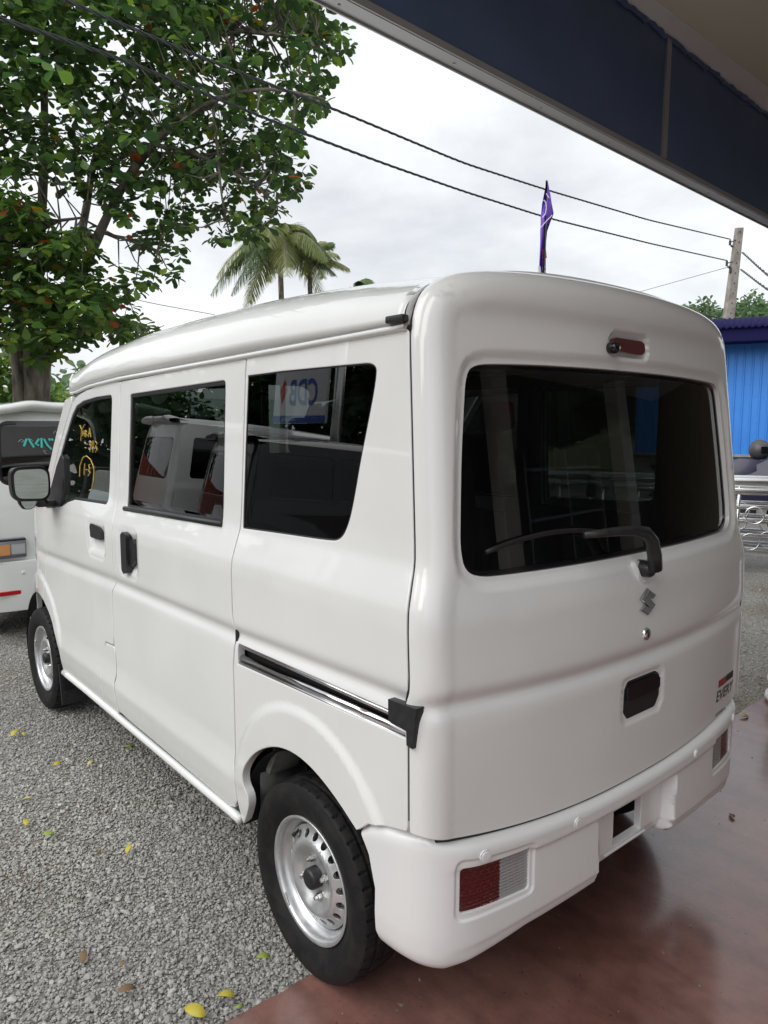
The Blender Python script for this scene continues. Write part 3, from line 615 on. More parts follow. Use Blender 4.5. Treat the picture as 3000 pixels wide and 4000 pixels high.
def build_tailgate():
    dom = _open_off(_ho, HL-HR-.004); dom = dom[dom[:, 1] > .612]
    xb = np.linspace(dom[-1][0], dom[0][0], 60); bot = np.stack([xb, zbot(xb)+.006], 1)
    out = np.concatenate([dom, bot])
    gl = R_GL
    glr = [offset(gl, .034), offset(gl, .018)]
    lampo = fillet([(-.086, 1.650), (.090, 1.650), (.090, 1.706), (-.086, 1.706)], .02)
    tg = panel('tailgate', out, hatch_fn(), WHITE, van, holes=[gl, HNDL], loops=[offset(gl, .034), offset(gl, .004)]+[(lambda q: q[q[:, 1] > .645])(_open_off(_ho, -HR+e)) for e in (.0, .03, .06)], sp=(.015, .0095), sign=-1 if False else 1, roll=.003, depth=.02, hole_roll=.002, hole_depth=.012, eps=1e-3)
    f = hatch_fn(.016)
    panel('rear_window', offset(gl, -.001), f, RTINT, tg, sp=(.03, .03), sign=1, roll=0, depth=0)
    strip('window_seal', gl, .012, hatch_fn(.014), BLACKG, tg, lift=.001, sign=1, out=False)
    def P(x, z, off=0.0): return tuple(hatch_fn(off)(np.array([x]), np.array([z]))[0])
    # handle
    hb = MB(); hb.prism(offset(ccw(HNDL), -.001), .026, .012, lambda a, b, h: (a, P(a, b)[1]+h-.012, b)); hb.build('tailgate_handle', BLACKP, tg, auto=AUTO)
    hb = MB(); hb.prism(fillet([(-.082, .768), (-.080, .800), (-.066, .812), (.056, .812), (.080, .798), (.082, .768)], .01), .0, .014, lambda a, b, h: (a, P(0, b)[1]-.006+h, b)); hb.build('handle_grip', BLACKG, tg, auto=AUTO)
    # emblem: folded S of slanting facets
    S_ = [(0, .5), (.5, .23), (.25, .10), (-.07, .24), (.5, -.17)]; S_ = [(x*.072, z*.072) for x, z in S_+[(-x, -z) for x, z in S_]]
    y0 = P(0, 1.018)[1]; mb = MB(); n = len(S_)
    V = [(x, y0-.0005, 1.018+z) for x, z in S_]+[(x*.96, y0-.006, 1.018+z*.96) for x, z in S_]+[(x*.88, y0-.0085, 1.018+z*.88) for x, z in S_]
    F = [(i, (i+1) % n, n+(i+1) % n, n+i) for i in range(n)]+[(n+i, n+(i+1) % n, 2*n+(i+1) % n, 2*n+i) for i in range(n)]+[tuple(range(2*n, 3*n))]
    mb.add(V, F); mb.build('emblem', CHROME, tg)
    y1 = P(0, .9326)[1]
    MB().lathe([(.0001, -.006), (.012, -.006), (.0165, -.004), (.0175, .002)], 'y', (0, y1, .9326), 24).build('lock_cylinder', CHROMEB, tg, smooth=True)
    MB().box((0, y1-.006, .9326), (.002, .002, .011)).build('key_slot', DARK, tg)
    # high brake lamp, camera knob
    yb = P(0, 1.678)[1]
    MB().prism(fillet([(-.070, 1.664), (.058, 1.660), (.078, 1.668), (.078, 1.690), (.060, 1.696), (-.060, 1.697), (-.072, 1.690)], .012), .002, -.014, lambda a, b, h: (a, P(a, b)[1]+h+.002, b)).build('brake_lamp', REDD, tg, auto=AUTO)
    MB().lathe([(.0001, -.034), (.010, -.033), (.0145, -.028), (.0155, -.016), (.0145, -.008), (.009, -.003), (.009, .02)], 'y', (-.095, yb-.008, 1.668), 20).build('reversing_camera', BLACKG, tg, smooth=True)
    # wiper
    wp = MB(); px = [(-.02, -.020, 1.112), (-.035, -.024, 1.150), (-.055, -.026, 1.190), (-.085, -.026, 1.213), (-.13, -.020, 1.222), (-.20, -.010, 1.224), (-.30, .004, 1.224)]
    wp.tube([(x, y+.012, z) for x, y, z in px], [.0175, .018, .017, .016, .013, .011, .008], 10)
    wp.lathe([(.0001, -.012), (.016, -.011), (.021, -.004), (.022, .03)], 'y', (-.015, .012, 1.108), 18)
    arm = wp.build('wiper_arm', BLACKP, tg, smooth=True)
    wb = MB(); pts = [(x, P(x, 1.2+.028*(1-((x+.32)/.24)**2)*.9, .0)[1]+.006, 1.196+.030*(1-((x+.32)/.24)**2)) for x in np.linspace(-.545, -.09, 16)]
    wb.tube(pts, .006, 6); wb.build('wiper_blade', RUBBER, tg, smooth=True)
    MB().prism(fillet([(-.055, 1.128), (.022, 1.128), (.034, 1.088), (-.012, 1.068), (-.034, 1.080)], .014), -.014, .02, lambda a, b, h: (a, P(a, b)[1]+h+(.010 if b < 1.09 else 0), b)).build('wiper_base', WHITE, tg, auto=AUTO)
    return tg, P
TG, HP = build_tailgate()
_rim = hatch_fn()(*_open_off(_ho, HL-HR-.001).T); _k = (_rim[:, 0] >= 0) & (_rim[:, 2] > 1.70); RIMX, RIMY = _rim[_k][::-1, 0], _rim[_k][::-1, 1]
if RIMX[0] > RIMX[-1]: RIMX, RIMY = RIMX[::-1], RIMY[::-1]
build_roof()
def gap_seal_shade(pts, m=RUBBER, r=.0042, name='gap_seal_shade'): MB().tube(pts, r, 6).build(name, m, van, smooth=True)  # dark tubes that put shade into panel gaps; the tailgate's is also its gasket
_s = hatch_fn()(*_open_off(_ho, HL-HR-.001).T); _s = _s[_s[:, 2] > .62]; gap_seal_shade([(p[0]*(1-.010), p[1]+.006, p[2]-(.008 if p[2] > 1.78 else .003)) for p in _s[::2]])
for sg in (-1, 1):
    for P in (SEAM_R, SEAM_F, SEAM_FF): gap_seal_shade([(sg*(prof_side(z, y)-.0075), y, z) for y, z in resample_open(P, .02)], r=.0040)
_x = np.linspace(-.70, .70, 50); gap_seal_shade([HP(x, float(zbot(x))-.001, .010) for x in _x], r=.005)

# ---- lettering helper: text laid on a surface given by place(x, z)
def text_mesh(body, size, shear=0.0, bold=0.0):
    c = bpy.data.curves.new('t', 'FONT'); c.body = body; c.size = size; c.shear = shear; c.offset = bold; c.resolution_u = 3
    o = bpy.data.objects.new('t', c); COL.objects.link(o); dg = bpy.context.evaluated_depsgraph_get(); dg.update()
    me = bpy.data.meshes.new_from_object(o.evaluated_get(dg)); V = np.array([v.co[:] for v in me.vertices]); F = [list(p.vertices) for p in me.polygons]
    bpy.data.objects.remove(o, do_unlink=True); bpy.data.curves.remove(c); bpy.data.meshes.remove(me)
    return V, F
def lettering(name, body, x0, z0, width, height, place, m, parent, shear=0.0, bold=0.0, center=False, sub=0):
    V, F = text_mesh(body, 1.0, shear, bold)
    if len(V) == 0: return None
    lo, hi = V.min(0), V.max(0); sx = width/(hi[0]-lo[0]); sz = height/(hi[1]-lo[1])
    P = np.array([place(x0+(v[0]-lo[0])*sx, z0+(v[1]-lo[1])*sz) for v in V])
    return mesh_obj(name, P, F, m, parent)
hp = lambda x, z: (lambda p: (p[0], p[1]-.0012, p[2]))(HP(x, z))
lettering('model_lettering', 'EVERY', .468, .620, .160, .034, hp, TXTG, TG, shear=.18, bold=.012)
def sticker(name, x0, x1, z0, z1, m, lift=.001):
    xs = np.linspace(x0, x1, 6); V = [(lambda p: (p[0], p[1]-lift, p[2]))(HP(x, z)) for z in (z0, z1) for x in xs]
    return mesh_obj(name, V, [(i, i+1, 7+i, 6+i) for i in range(5)], m, TG)
sticker('sticker', .482, .548, .664, .687, TXTR); sticker('sticker', .551, .620, .666, .688, TXT)
lettering('sticker_lettering', '//////', .488, .668, .052, .014, lambda x, z: (lambda p: (p[0], p[1]-.002, p[2]))(HP(x, z)), mat('sticker_orange', (.5, .12, .08), .5), TG)
lettering('load_lettering', '最大積載量350kg', .470, .572, .092, .0125, hp, TXT, TG, bold=.006)

# ---- rear bumper
_bp = curve([(0, .011), (.15, .012), (.29, .016), (.45, .026), (.58, .043), (.635, .057), (.685, .085), (.716, .13), (.730, .19), (.735, .25), (.735, .33)], False, 3)
_bs = np.concatenate([[0], np.cumsum(np.linalg.norm(np.diff(_bp, axis=0), axis=1))])
_bprof = smooth_interp([.28, .30, .309, .318, .340, .3425, .40, .494, .500, .506, .538, .545, .550, .556, .56, .6], [-.06, -.030, -.012, -.007, -.003, .001, .001, .000, .001, .0070, .0075, .0055, .0005, -.013, -.024, -.05], .0020, .25, .62)
_bsmooth = smooth_interp([.28, .30, .312, .33, .36, .40, .49, .53, .545, .553, .56, .6], [-.06, -.030, -.012, -.004, .000, .001, .003, .0045, .003, -.004, -.022, -.05], .005, .25, .62)
def S_of_x(x): return math.copysign(float(np.interp(abs(x), _bp[:, 0], _bs)), x)
def S_of_y(y): k = _bp[:, 0] > .70; return float(np.interp(y, _bp[k, 1], _bs[k]))
def bumper_fn(off=0.0, rec=True):
    def f(s, b):
        s = np.asarray(s, float); b = np.asarray(b, float); u = np.abs(s); sg = np.where(s < 0, -1., 1.)
        x = np.interp(u, _bs, _bp[:, 0]); y = np.interp(u, _bs, _bp[:, 1])
        e = .012; tx = np.interp(u+e, _bs, _bp[:, 0])-np.interp(np.maximum(u-e, 0), _bs, _bp[:, 0]); ty = np.interp(u+e, _bs, _bp[:, 1])-np.interp(np.maximum(u-e, 0), _bs, _bp[:, 1])
        l = np.hypot(tx, ty); nx, ny = ty/l, -tx/l
        k_ = sstep(u, .70, .60); p = _bprof(b)*k_+_bsmooth(b)*(1-k_)-off
        if rec:
            hw = .192-.10*np.clip(.49-b, 0, .3)*.5; d = np.maximum(u-hw, b-.492)
            p = p-.040*sstep(d, .004, -.010)
            dl = sd_rrect(u, b, (S_of_x(.447)+S_of_x(.646))/2, .4585, (S_of_x(.646)-S_of_x(.447))/2+.010, .0635, .02); p = p-.005*sstep(dl, .005, -.005)
        zt = np.where(x > .7, np.interp(y, [.1, .22, .262, .30], [.598, .583, .570, .545]), .546+.052*(x/.74)**2.4); zb = np.interp(u, [0, .45, .6, .68, .8, .9, 1.05], [.308, .300, .280, .266, .270, .276, .270])
        z = b+sstep(b, .44, .56)*(zt-.56)+(1-sstep(b, .30, .38))*(zb-.30)
        return np.stack([sg*(x+nx*p), y+ny*p, z], 1)
    return f
def build_bumper():
    sf, sm, sb = S_of_y(.299), S_of_y(.243), S_of_y(.236)
    half = [(sf, .556), (S_of_y(.263), .49), (sm, .42), (S_of_y(.247), .33), (sb, .302)]
    out = half[::-1]+[(-s, b) for s, b in half]; out = half+[(-s, b) for s, b in half[::-1]]
    out = [(s, b) for s, b in out]
    top = [(s, .5595) for s in np.linspace(-sf+.03, sf-.03, 3)]
    out = [(-s, b) for s, b in half[::-1]]+top+half
    s0, s1, ss = S_of_x(.447), S_of_x(.646), S_of_x(.535)
    lamps = [fillet([(k*s0, .404), (k*s1, .410), (k*s1, .507), (k*s0, .512)], .012) for k in (-1, 1)]
    hole = fillet([(-.070, .345), (.072, .345), (.072, .455), (-.070, .455)], .008)
    rec = [[(-.176, .302), (-.186, .484), (.186, .484), (.176, .302)], [(-.188, .3015), (-.197, .4955), (.197, .4955), (.188, .3015)]]
    bf = bumper_fn()
    bu = panel('rear_bumper', out, bf, BUMPW, van, holes=lamps+[hole], loops=[np.array(rec[0])]+[np.array([(-sf+.055, b0), (sf-.055, b0), (sf-.055, b1), (-sf+.055, b1)]) for b0, b1 in ((.3050, .3125), (.3375, .3455), (.4965, .5085), (.5405, .5525))]+[fillet([(k*((s0+s1)/2-(s1-s0)/2-.010-e), .4585-.0635-e), (k*((s0+s1)/2+(s1-s0)/2+.010+e), .4585-.0635-e), (k*((s0+s1)/2+(s1-s0)/2+.010+e), .4585+.0635+e), (k*((s0+s1)/2-(s1-s0)/2-.010-e), .4585+.0635+e)], .02+e) for k in (-1, 1) for e in (.0052, 0, -.0052)], sp=(.013, .0062), sign=-1 if False else 1, roll=.003, depth=.02, hole_roll=.002, hole_depth=.018)
    for k in (-1, 1):
        f = bumper_fn(.010, False)
        red = fillet([(k*ss, .4065), (k*s1, .411), (k*s1, .506), (k*ss, .510)], .006); clr = fillet([(k*s0, .405), (k*ss, .406), (k*ss, .510), (k*s0, .511)], .006)
        rib = lambda g, nr: (lambda s, b: g(s, b)+np.stack([0*s, .0012*np.sin(b*2*math.pi/nr), 0*s], 1))
        tl = panel('tail_lamp', red, rib(f, .0085), REDL, bu, sp=(.02, .0018), sign=1, roll=.001, depth=.004, gap=.0005)
        panel('reversing_lens', clr, rib(f, .0075), CLEARL, bu, sp=(.02, .0018), sign=1, roll=.001, depth=.004, gap=.0005)
        bk = MB(); fb = bumper_fn(.028, False)(np.array([k*s0, k*s1, k*s1, k*s0]), np.array([.40, .40, .515, .515])); bk.add(fb, [(0, 1, 2, 3)]); bk.build('lamp_housing', DARK, bu)
    for x in (-.591, -.292, .292, .591):
        p = bf(np.array([S_of_x(x)]), np.array([.527]))[0]; q = bf(np.array([S_of_x(x)+.002]), np.array([.527]))[0]-p; a = math.atan2(q[1], q[0])
        mb = MB(); mb.lathe([(.0001, -.0035), (.0095, -.0032), (.0105, -.0015), (.0120, -.0018), (.0145, -.0020), (.0155, .001)], 'y', (0, 0, 0), 24)
        mb.V = [tuple(np.array(rotz(a)) @ np.array(v)+p) for v in mb.V]; mb.build('parking_sensor', BUMPW, bu, auto=math.radians(30))
    fz = lambda x, b: bf(np.array([x]), np.array([b]))[0]
    for x in (-.105, .105):
        p = fz(x, .470); MB().lathe([(.0001, -.004), (.006, -.004), (.006, .002)], 'y', tuple(p), 6).build('plate_screw', DARK, bu)
    p = fz(0, .322); MB().box((p[0], p[1]-.004, p[2]+.006), (.20, .006, .005), bev=.002).build('plate_ledge', BUMPW, bu)
    return bu
BU = build_bumper()

# ---- chassis and cabin
def build_inside():
    mb = MB(); mb.box((0, 1.75, .30), (1.24, 2.9, .05)); mb.build('floor_pan', UNDER, van)
    mb = MB(); mb.tube([(-.6, AX_R, .265), (.6, AX_R, .265)], .04, 10); mb.lathe([(.001, -.10), (.10, -.07), (.12, 0), (.10, .07), (.001, .10)], 'x', (.05, AX_R, .27), 16)
    mb.box((0, .36, .36), (.9, .30, .14)); mb.tube([(.25, .42, .27), (.25, 1.2, .25)], .03, 8); mb.build('rear_axle', DARK, van, auto=AUTO)
    mb = MB(); mb.box((0, 1.45, .63), (1.30, 2.3, .03)); mb.box((0, .26, .50), (1.30, .03, .30)); mb.build('load_floor', TRIM, van)
    mb = MB(); mb.box((0, 1.4, 1.70), (1.22, 2.2, .02)); mb.build('headliner', HEAD, van)
    def seat(x, y, wdt, name='seat'):
        s = MB(); s.box((x, y, .80), (wdt, .46, .16), bev=.05); s.box((x, y-.26, 1.08), (wdt, .13, .52), R=rotx(-.16), bev=.05); s.box((x, y-.33, 1.42), (min(wdt*.6, .27), .09, .18), bev=.035)
        s.tube([(x-.05, y-.31, 1.30), (x-.05, y-.33, 1.40)], .008, 6); s.build(name, SEAT, van, auto=AUTO)
    seat(-.33, 2.35, .50); seat(.33, 2.35, .50); seat(0, 1.45, 1.16, 'bench_seat')
    mb = MB(); mb.box((0, 2.98, .98), (1.30, .34, .26), bev=.06); mb.box((.33, 2.82, 1.10), (.36, .16, .10), bev=.04); mb.box((-.05, 2.80, .98), (.24, .06, .22), bev=.02); mb.build('dashboard', DASH, van, auto=AUTO)
    mb = MB(); a = np.linspace(0, 2*math.pi, 25); c = np.array([.33, 2.62, 1.06]); R = np.array(rotx(-.55))
    mb.tube([R @ np.array([.18*math.cos(t), 0, .18*math.sin(t)])+c for t in a], .014, 8, cap=False); mb.box(c, (.30, .03, .04), R=rotx(-.55)); mb.tube([c, c+R @ np.array([0, .25, 0])], .03, 8); mb.build('steering_wheel', DASH, van, smooth=True)
    for sg in (-1, 1):
        mb = MB()
        mb.box((sg*.65, .55, .90), (.03, .72, .52)); mb.box((sg*.645, .94, 1.14), (.03, .10, 1.02)); mb.box((sg*.645, 1.90, 1.14), (.03, .08, 1.02)); mb.box((sg*.66, 1.40, .86), (.03, .84, .50)); mb.box((sg*.66, 2.3, .84), (.03, .72, .46)); mb.box((sg*.625, .30, 1.40), (.03, .12, .56)); mb.box((sg*.635, 1.27, 1.655), (.03, 1.9, .05))
        mb.build('interior_panel', TRIM if sg > 0 else DASH, van)
    mb = MB(); mb.box((.62, .62, 1.235), (.02, .03, .05)); mb.build('belt_buckle', HEAD, van)
    mb = MB(); mb.tube([(.60, .90, 1.64), (.60, .90, 1.0)], .012, 4); mb.build('seat_belt', SEAT, van); MB().tube([(-.60, .92, 1.64), (-.60, .92, 1.0)], .012, 4).build('seat_belt', SEAT, van)
    mb = MB(); mb.box((0, .20, 1.650), (1.0, .02, .05)); mb.box((0, .15, 1.09), (1.10, .02, .09)); mb.build('tailgate_trim', DASH, van)
build_inside()

# ---- wheels
def wheel_meshes():
    nT, R0 = 528, WR; prof = [(-.048, .168), (-.056, .176), (-.067, .196), (-.0725, .215), (-.0735, .228), (-.070, .243), (-.0640, .253), (-.0625, .2565), (-.0605, .2582)]
    prof += [(x, .2665-.006*abs(x/.055)**2.5) for x in np.linspace(-.057, .057, 27)]
    prof += [(-x, r) for x, r in prof[:9][::-1]]; prof = np.array(prof)
    def gr(x, k):
        d = 0.0
        for g in (-.031, 0, .031):
            if abs(x-g) < .0032: d = .0065
        if abs(x) > .036 and abs(x) < .0575 and k % 12 < 2: d = .0055
        if abs(x) < .028 and abs(x) > .006 and (k+3) % 16 < 2: d = .004
        return d
    V = []; n = len(prof)
    for k in range(nT):
        a = 2*math.pi*k/nT
        for x, r in prof:
            rr = r-(gr(x, k) if r > .25 else 0); V.append((x, rr*math.cos(a), rr*math.sin(a)))
    F = [(k*n+i, k*n+i+1, ((k+1) % nT)*n+i+1, ((k+1) % nT)*n+i) for k in range(nT) for i in range(n-1)]
    ty = mesh_obj('tyre', V, F, TYRE, smooth=True)
    # ribs on the side wall
    hr = smooth_interp([0, .03, .034, .040, .050, .060, .074, .088, .098, .108, .118, .126, .137, .16], [.020, .020, .020, .0195, .019, .022, .032, .041, .041, .033, .026, .022, .020, .010], .0025, 0, .2)
    def disc(a, b): r = np.hypot(a, b); return np.stack([-(hr(r)+.006), a, b], 1)
    circ = lambda r, c=(0, 0), n=48: [(c[0]+r*math.cos(t), c[1]+r*math.sin(t)) for t in np.linspace(0, 2*math.pi, n, endpoint=False)]
    holes = [circ(.0108, (.1165*math.cos(t), .1165*math.sin(t)), 18) for t in np.linspace(0, 2*math.pi, 18, endpoint=False)]
    di = panel('rim_disc', circ(.1365, n=96), disc, STEELW, None, holes=holes+[circ(.029, n=24)], sp=(.006, .006), sign=-1, roll=.0008, depth=.006, eps=4e-4)
    rb = MB(); rb.lathe([(.1365, .03), (.1368, -.012), (.1385, -.019), (.146, -.025), (.1540, -.031), (.1560, -.040), (.1565, -.048), (.1590, -.0535), (.1640, -.0570), (.1685, -.0575), (.1700, -.055), (.1690, -.049), (.160, -.044), (.158, .05), (.168, .055)], 'x', seg=72)
    rim = rb.build('rim', STEELW, smooth=True)
    hc = MB(); hc.lathe([(.0001, -.058), (.020, -.058), (.0255, -.055), (.0285, -.050), (.0290, -.016)], 'x', seg=28); hub = hc.build('hub_cap', BLACKP, auto=math.radians(40))
    nuts = []
    for t in (.3, .3+math.pi/2, .3+math.pi, .3+1.5*math.pi):
        y, z = .050*math.cos(t), .050*math.sin(t); m_ = MB(); m_.lathe([(.013, -.022), (.0125, -.028)], 'x', (0, y, z), 16); m_.lathe([(.0001, -.050), (.005, -.049), (.0065, -.046), (.0068, -.041), (.0095, -.040), (.0102, -.038), (.0102, -.022)], 'x', (0, y, z), 6)
        nuts.append(m_.build('wheel_nut', NUT, auto=math.radians(25)))
    vv = MB(); vv.tube([(-.024, .128, -.01), (-.040, .122, -.012)], .004, 8); vv.tube([(-.040, .122, -.012), (-.048, .119, -.013)], .0055, 8); val = vv.build('valve', RUBBER)
    wgt = MB().box((-.055, -.02, -.1565), (.006, .035, .010), bev=.002).build('balance_weight', STEELW)
    return ty, di, rim, hub, nuts, val, wgt
TYO, DIO, RIMO, HUBO, NUTSO, VALO, WGTO = wheel_meshes()
def place_wheel(x, y, flip, first, ang):
    parts = [RIMO, TYO, DIO, HUBO]+NUTSO+[VALO, WGTO]
    objs = parts if first else [p.copy() for p in parts]
    if not first:
        for o in objs: COL.objects.link(o)
    root = objs[0]; root.name = 'wheel' if first else 'wheel.001'
    root.parent = van; root.location = (x, y, WR-.004); root.rotation_euler = (ang if not flip else -ang, 0, math.pi if flip else 0)
    for o in objs[1:]: o.parent = root
place_wheel(-.648, AX_R, False, True, .9); place_wheel(-.655, AX_F, False, False, 2.0)
place_wheel(.648, AX_R, True, False, .4); place_wheel(.655, AX_F, True, False, 1.4)
# ------------------------------------------------------------------ showroom canopy
NAVY = mat('navy_panel', (.075, .115, .22), .45); noise_col(NAVY, (.066, .105, .20), (.082, .125, .24), 4)
SOFFIT = mat('soffit_white', (.80, .80, .78), .8); noise_col(SOFFIT, (.82, .82, .80), (.88, .88, .86), 1.5, bump=.1, bscale=30)
ALU = mat('aluminium_trim', (.40, .40, .40), .4, metal=.5); BEIGE = mat('beam_beige', (.34, .31, .25), .8)
CONC = mat('concrete', (.33, .31, .27), .9); noise_col(CONC, (.24, .22, .19), (.42, .40, .36), 8, bump=.3)
def fy(x): return .595+.051*(x+.61)
FA = math.atan(.051)
def along_x(mb, x0, x1, y_off, z0, z1, th):
    L = (x1-x0)/math.cos(FA); xc = (x0+x1)/2; mb.box((xc, fy(xc)+y_off, (z0+z1)/2), (L, th, z1-z0), R=rotz(FA)); return mb
def build_canopy():
    c = empty('canopy', (0, 0, 0), 0, 'showroom canopy edge with dark navy fascia and pale metal trim overhead', 'canopy')
    for x0, x1 in ((-1.1, 1.03), (1.05, 9.5)):
        along_x(MB(), x0, x1, -.042, 2.514, 2.957, .012).build('fascia_panel', NAVY, c)
    along_x(MB(), -1.1, 9.5, -.004, 2.502, 3.60, .006).build('sign_back', SOFFIT, c)
    for x in (1.04,): along_x(MB(), x-.022, x+.012, -.051, 2.516, 2.957, .012).build('joint_strip', ALU, c)
    mb = MB(); along_x(mb, -1.1, 9.5, -.024, 2.492, 2.501, .046); mb.build('trim_strip', ALU, c)
    mb = MB(); along_x(mb, -1.1, 9.5, -.048, 2.494, 2.5135, .010); mb.build('trim_strip', ALU, c)
    mb = MB(); along_x(mb, -1.1, 9.5, .002, 2.486, 2.500, .005); mb.build('trim_strip', ALU, c)
    for x in np.arange(-1.0, 4.4, .42):
        MB().lathe([(.0001, -.003), (.004, -.002), (.0045, .001)], 'z', (x, fy(x)-.02, 2.4915), 8).build('screw', ALU, c)
    # ceiling slab
    o = mesh_obj('ceiling', [], []); bpy.data.objects.remove(o)
    V = [(-1.1, fy(-1.1)-.03, 2.96), (9.5, fy(9.5)-.03, 2.96), (9.5, -4.5, 2.96), (-1.1, -4.5, 2.96)]; V += [(x, y, 3.2) for x, y, z in V]
    o = mesh_obj('ceiling', V, [(0, 1, 2, 3), (7, 6, 5, 4), (0, 4, 5, 1), (1, 5, 6, 2), (2, 6, 7, 3), (3, 7, 4, 0)], SOFFIT); tag(o, kind='structure')
    BOUNCE = mat('pale_bounce', (.66, .65, .63), .25, coat=.5)
    o = mesh_obj('bounce_sheet', [(-1.05, -1.55, .006), (9.3, -1.55, .006), (9.3, -4.4, .006), (-1.05, -4.4, .006)], [(3, 2, 1, 0)], BOUNCE); tag(o, kind='structure')  # unseen pale sheet added behind the camera to bounce light onto ceiling and tailgate
    # rough plaster edge where the soffit meets the fascia
    xs = np.arange(-1.05, 5, .03); mb = MB()
    mb.tube([(x, fy(x)-.052, 2.953+rng.normal(0, .0035)) for x in xs], np.abs(.010+rng.normal(0, .003, len(xs))), 5); mb.build('plaster_edge', NAVY, c)
    p, q = [CAM+ray(*k)*((2.95-CAM[2])/ray(*k)[2]) for k in ((2802, 0), (3000, 172))]
    d = (q-p)/np.linalg.norm(q-p); n = np.array([d[1], -d[0], 0]); n = n if n[1] < 0 else -n
    a, b = p-d*5, p+d*6; mb = MB(); V = [a, b, b+n*.4, a+n*.4]; V = [tuple(v[:2])+(2.955,) for v in V]+[tuple(v[:2])+(2.80,) for v in V]
    mb.add(V, [(0, 1, 2, 3), (4, 5, 6, 7), (0, 1, 5, 4), (1, 2, 6, 5), (2, 3, 7, 6), (3, 0, 4, 7)]); mb.build('ceiling_beam', BEIGE, c)
    o = mesh_obj('showroom_wall', [(9.3, -4.4, 0), (9.3, -.9, 0), (9.3, -.9, 2.96), (9.3, -4.4, 2.96)], [(0, 1, 2, 3)], BEIGE); tag(o, kind='structure')
    # back of the showroom
    WALLM = mat('showroom_wall', (.14, .14, .145), .7); GLS = glass_mat('shop_glass', (.5, .55, .53)); DK = mat('shop_interior', (.05, .05, .055), .8)
    wob = mesh_obj('showroom_wall', [(-1.05, -4.4, 0), (9.5, -4.4, 0), (9.5, -4.4, 2.96), (-1.05, -4.4, 2.96)], [(0, 1, 2, 3)], WALLM); tag(wob, kind='structure')
    for i, (x, nm) in enumerate(((-.85, 'left'), (2.6, 'middle'), (6.4, 'right'))):
        t = empty('showroom_column', (x, -3.9, 0), 0, 'white square column inside the showroom, '+nm+' of three', 'column', 'showroom columns')
        MB().box((0, 0, 1.48), (.34, .34, 2.94), bev=.02).build('shaft', SOFFIT, t); MB().box((0, 0, .06), (.40, .40, .12), bev=.01).build('plinth', WALLM, t)
    t = empty('shop_shelf', (4.4, -4.15, 0), 0, 'tall open shelf against the showroom back wall', 'shelf')
    for z in (.4, .9, 1.4, 1.9): MB().box((0, 0, z), (2.4, .35, .03)).build('shelf_board', ALU, t)
    for x in (-1.2, 0, 1.2): MB().box((x, 0, 1.05), (.04, .36, 2.1)).build('upright', ALU, t)
build_canopy()

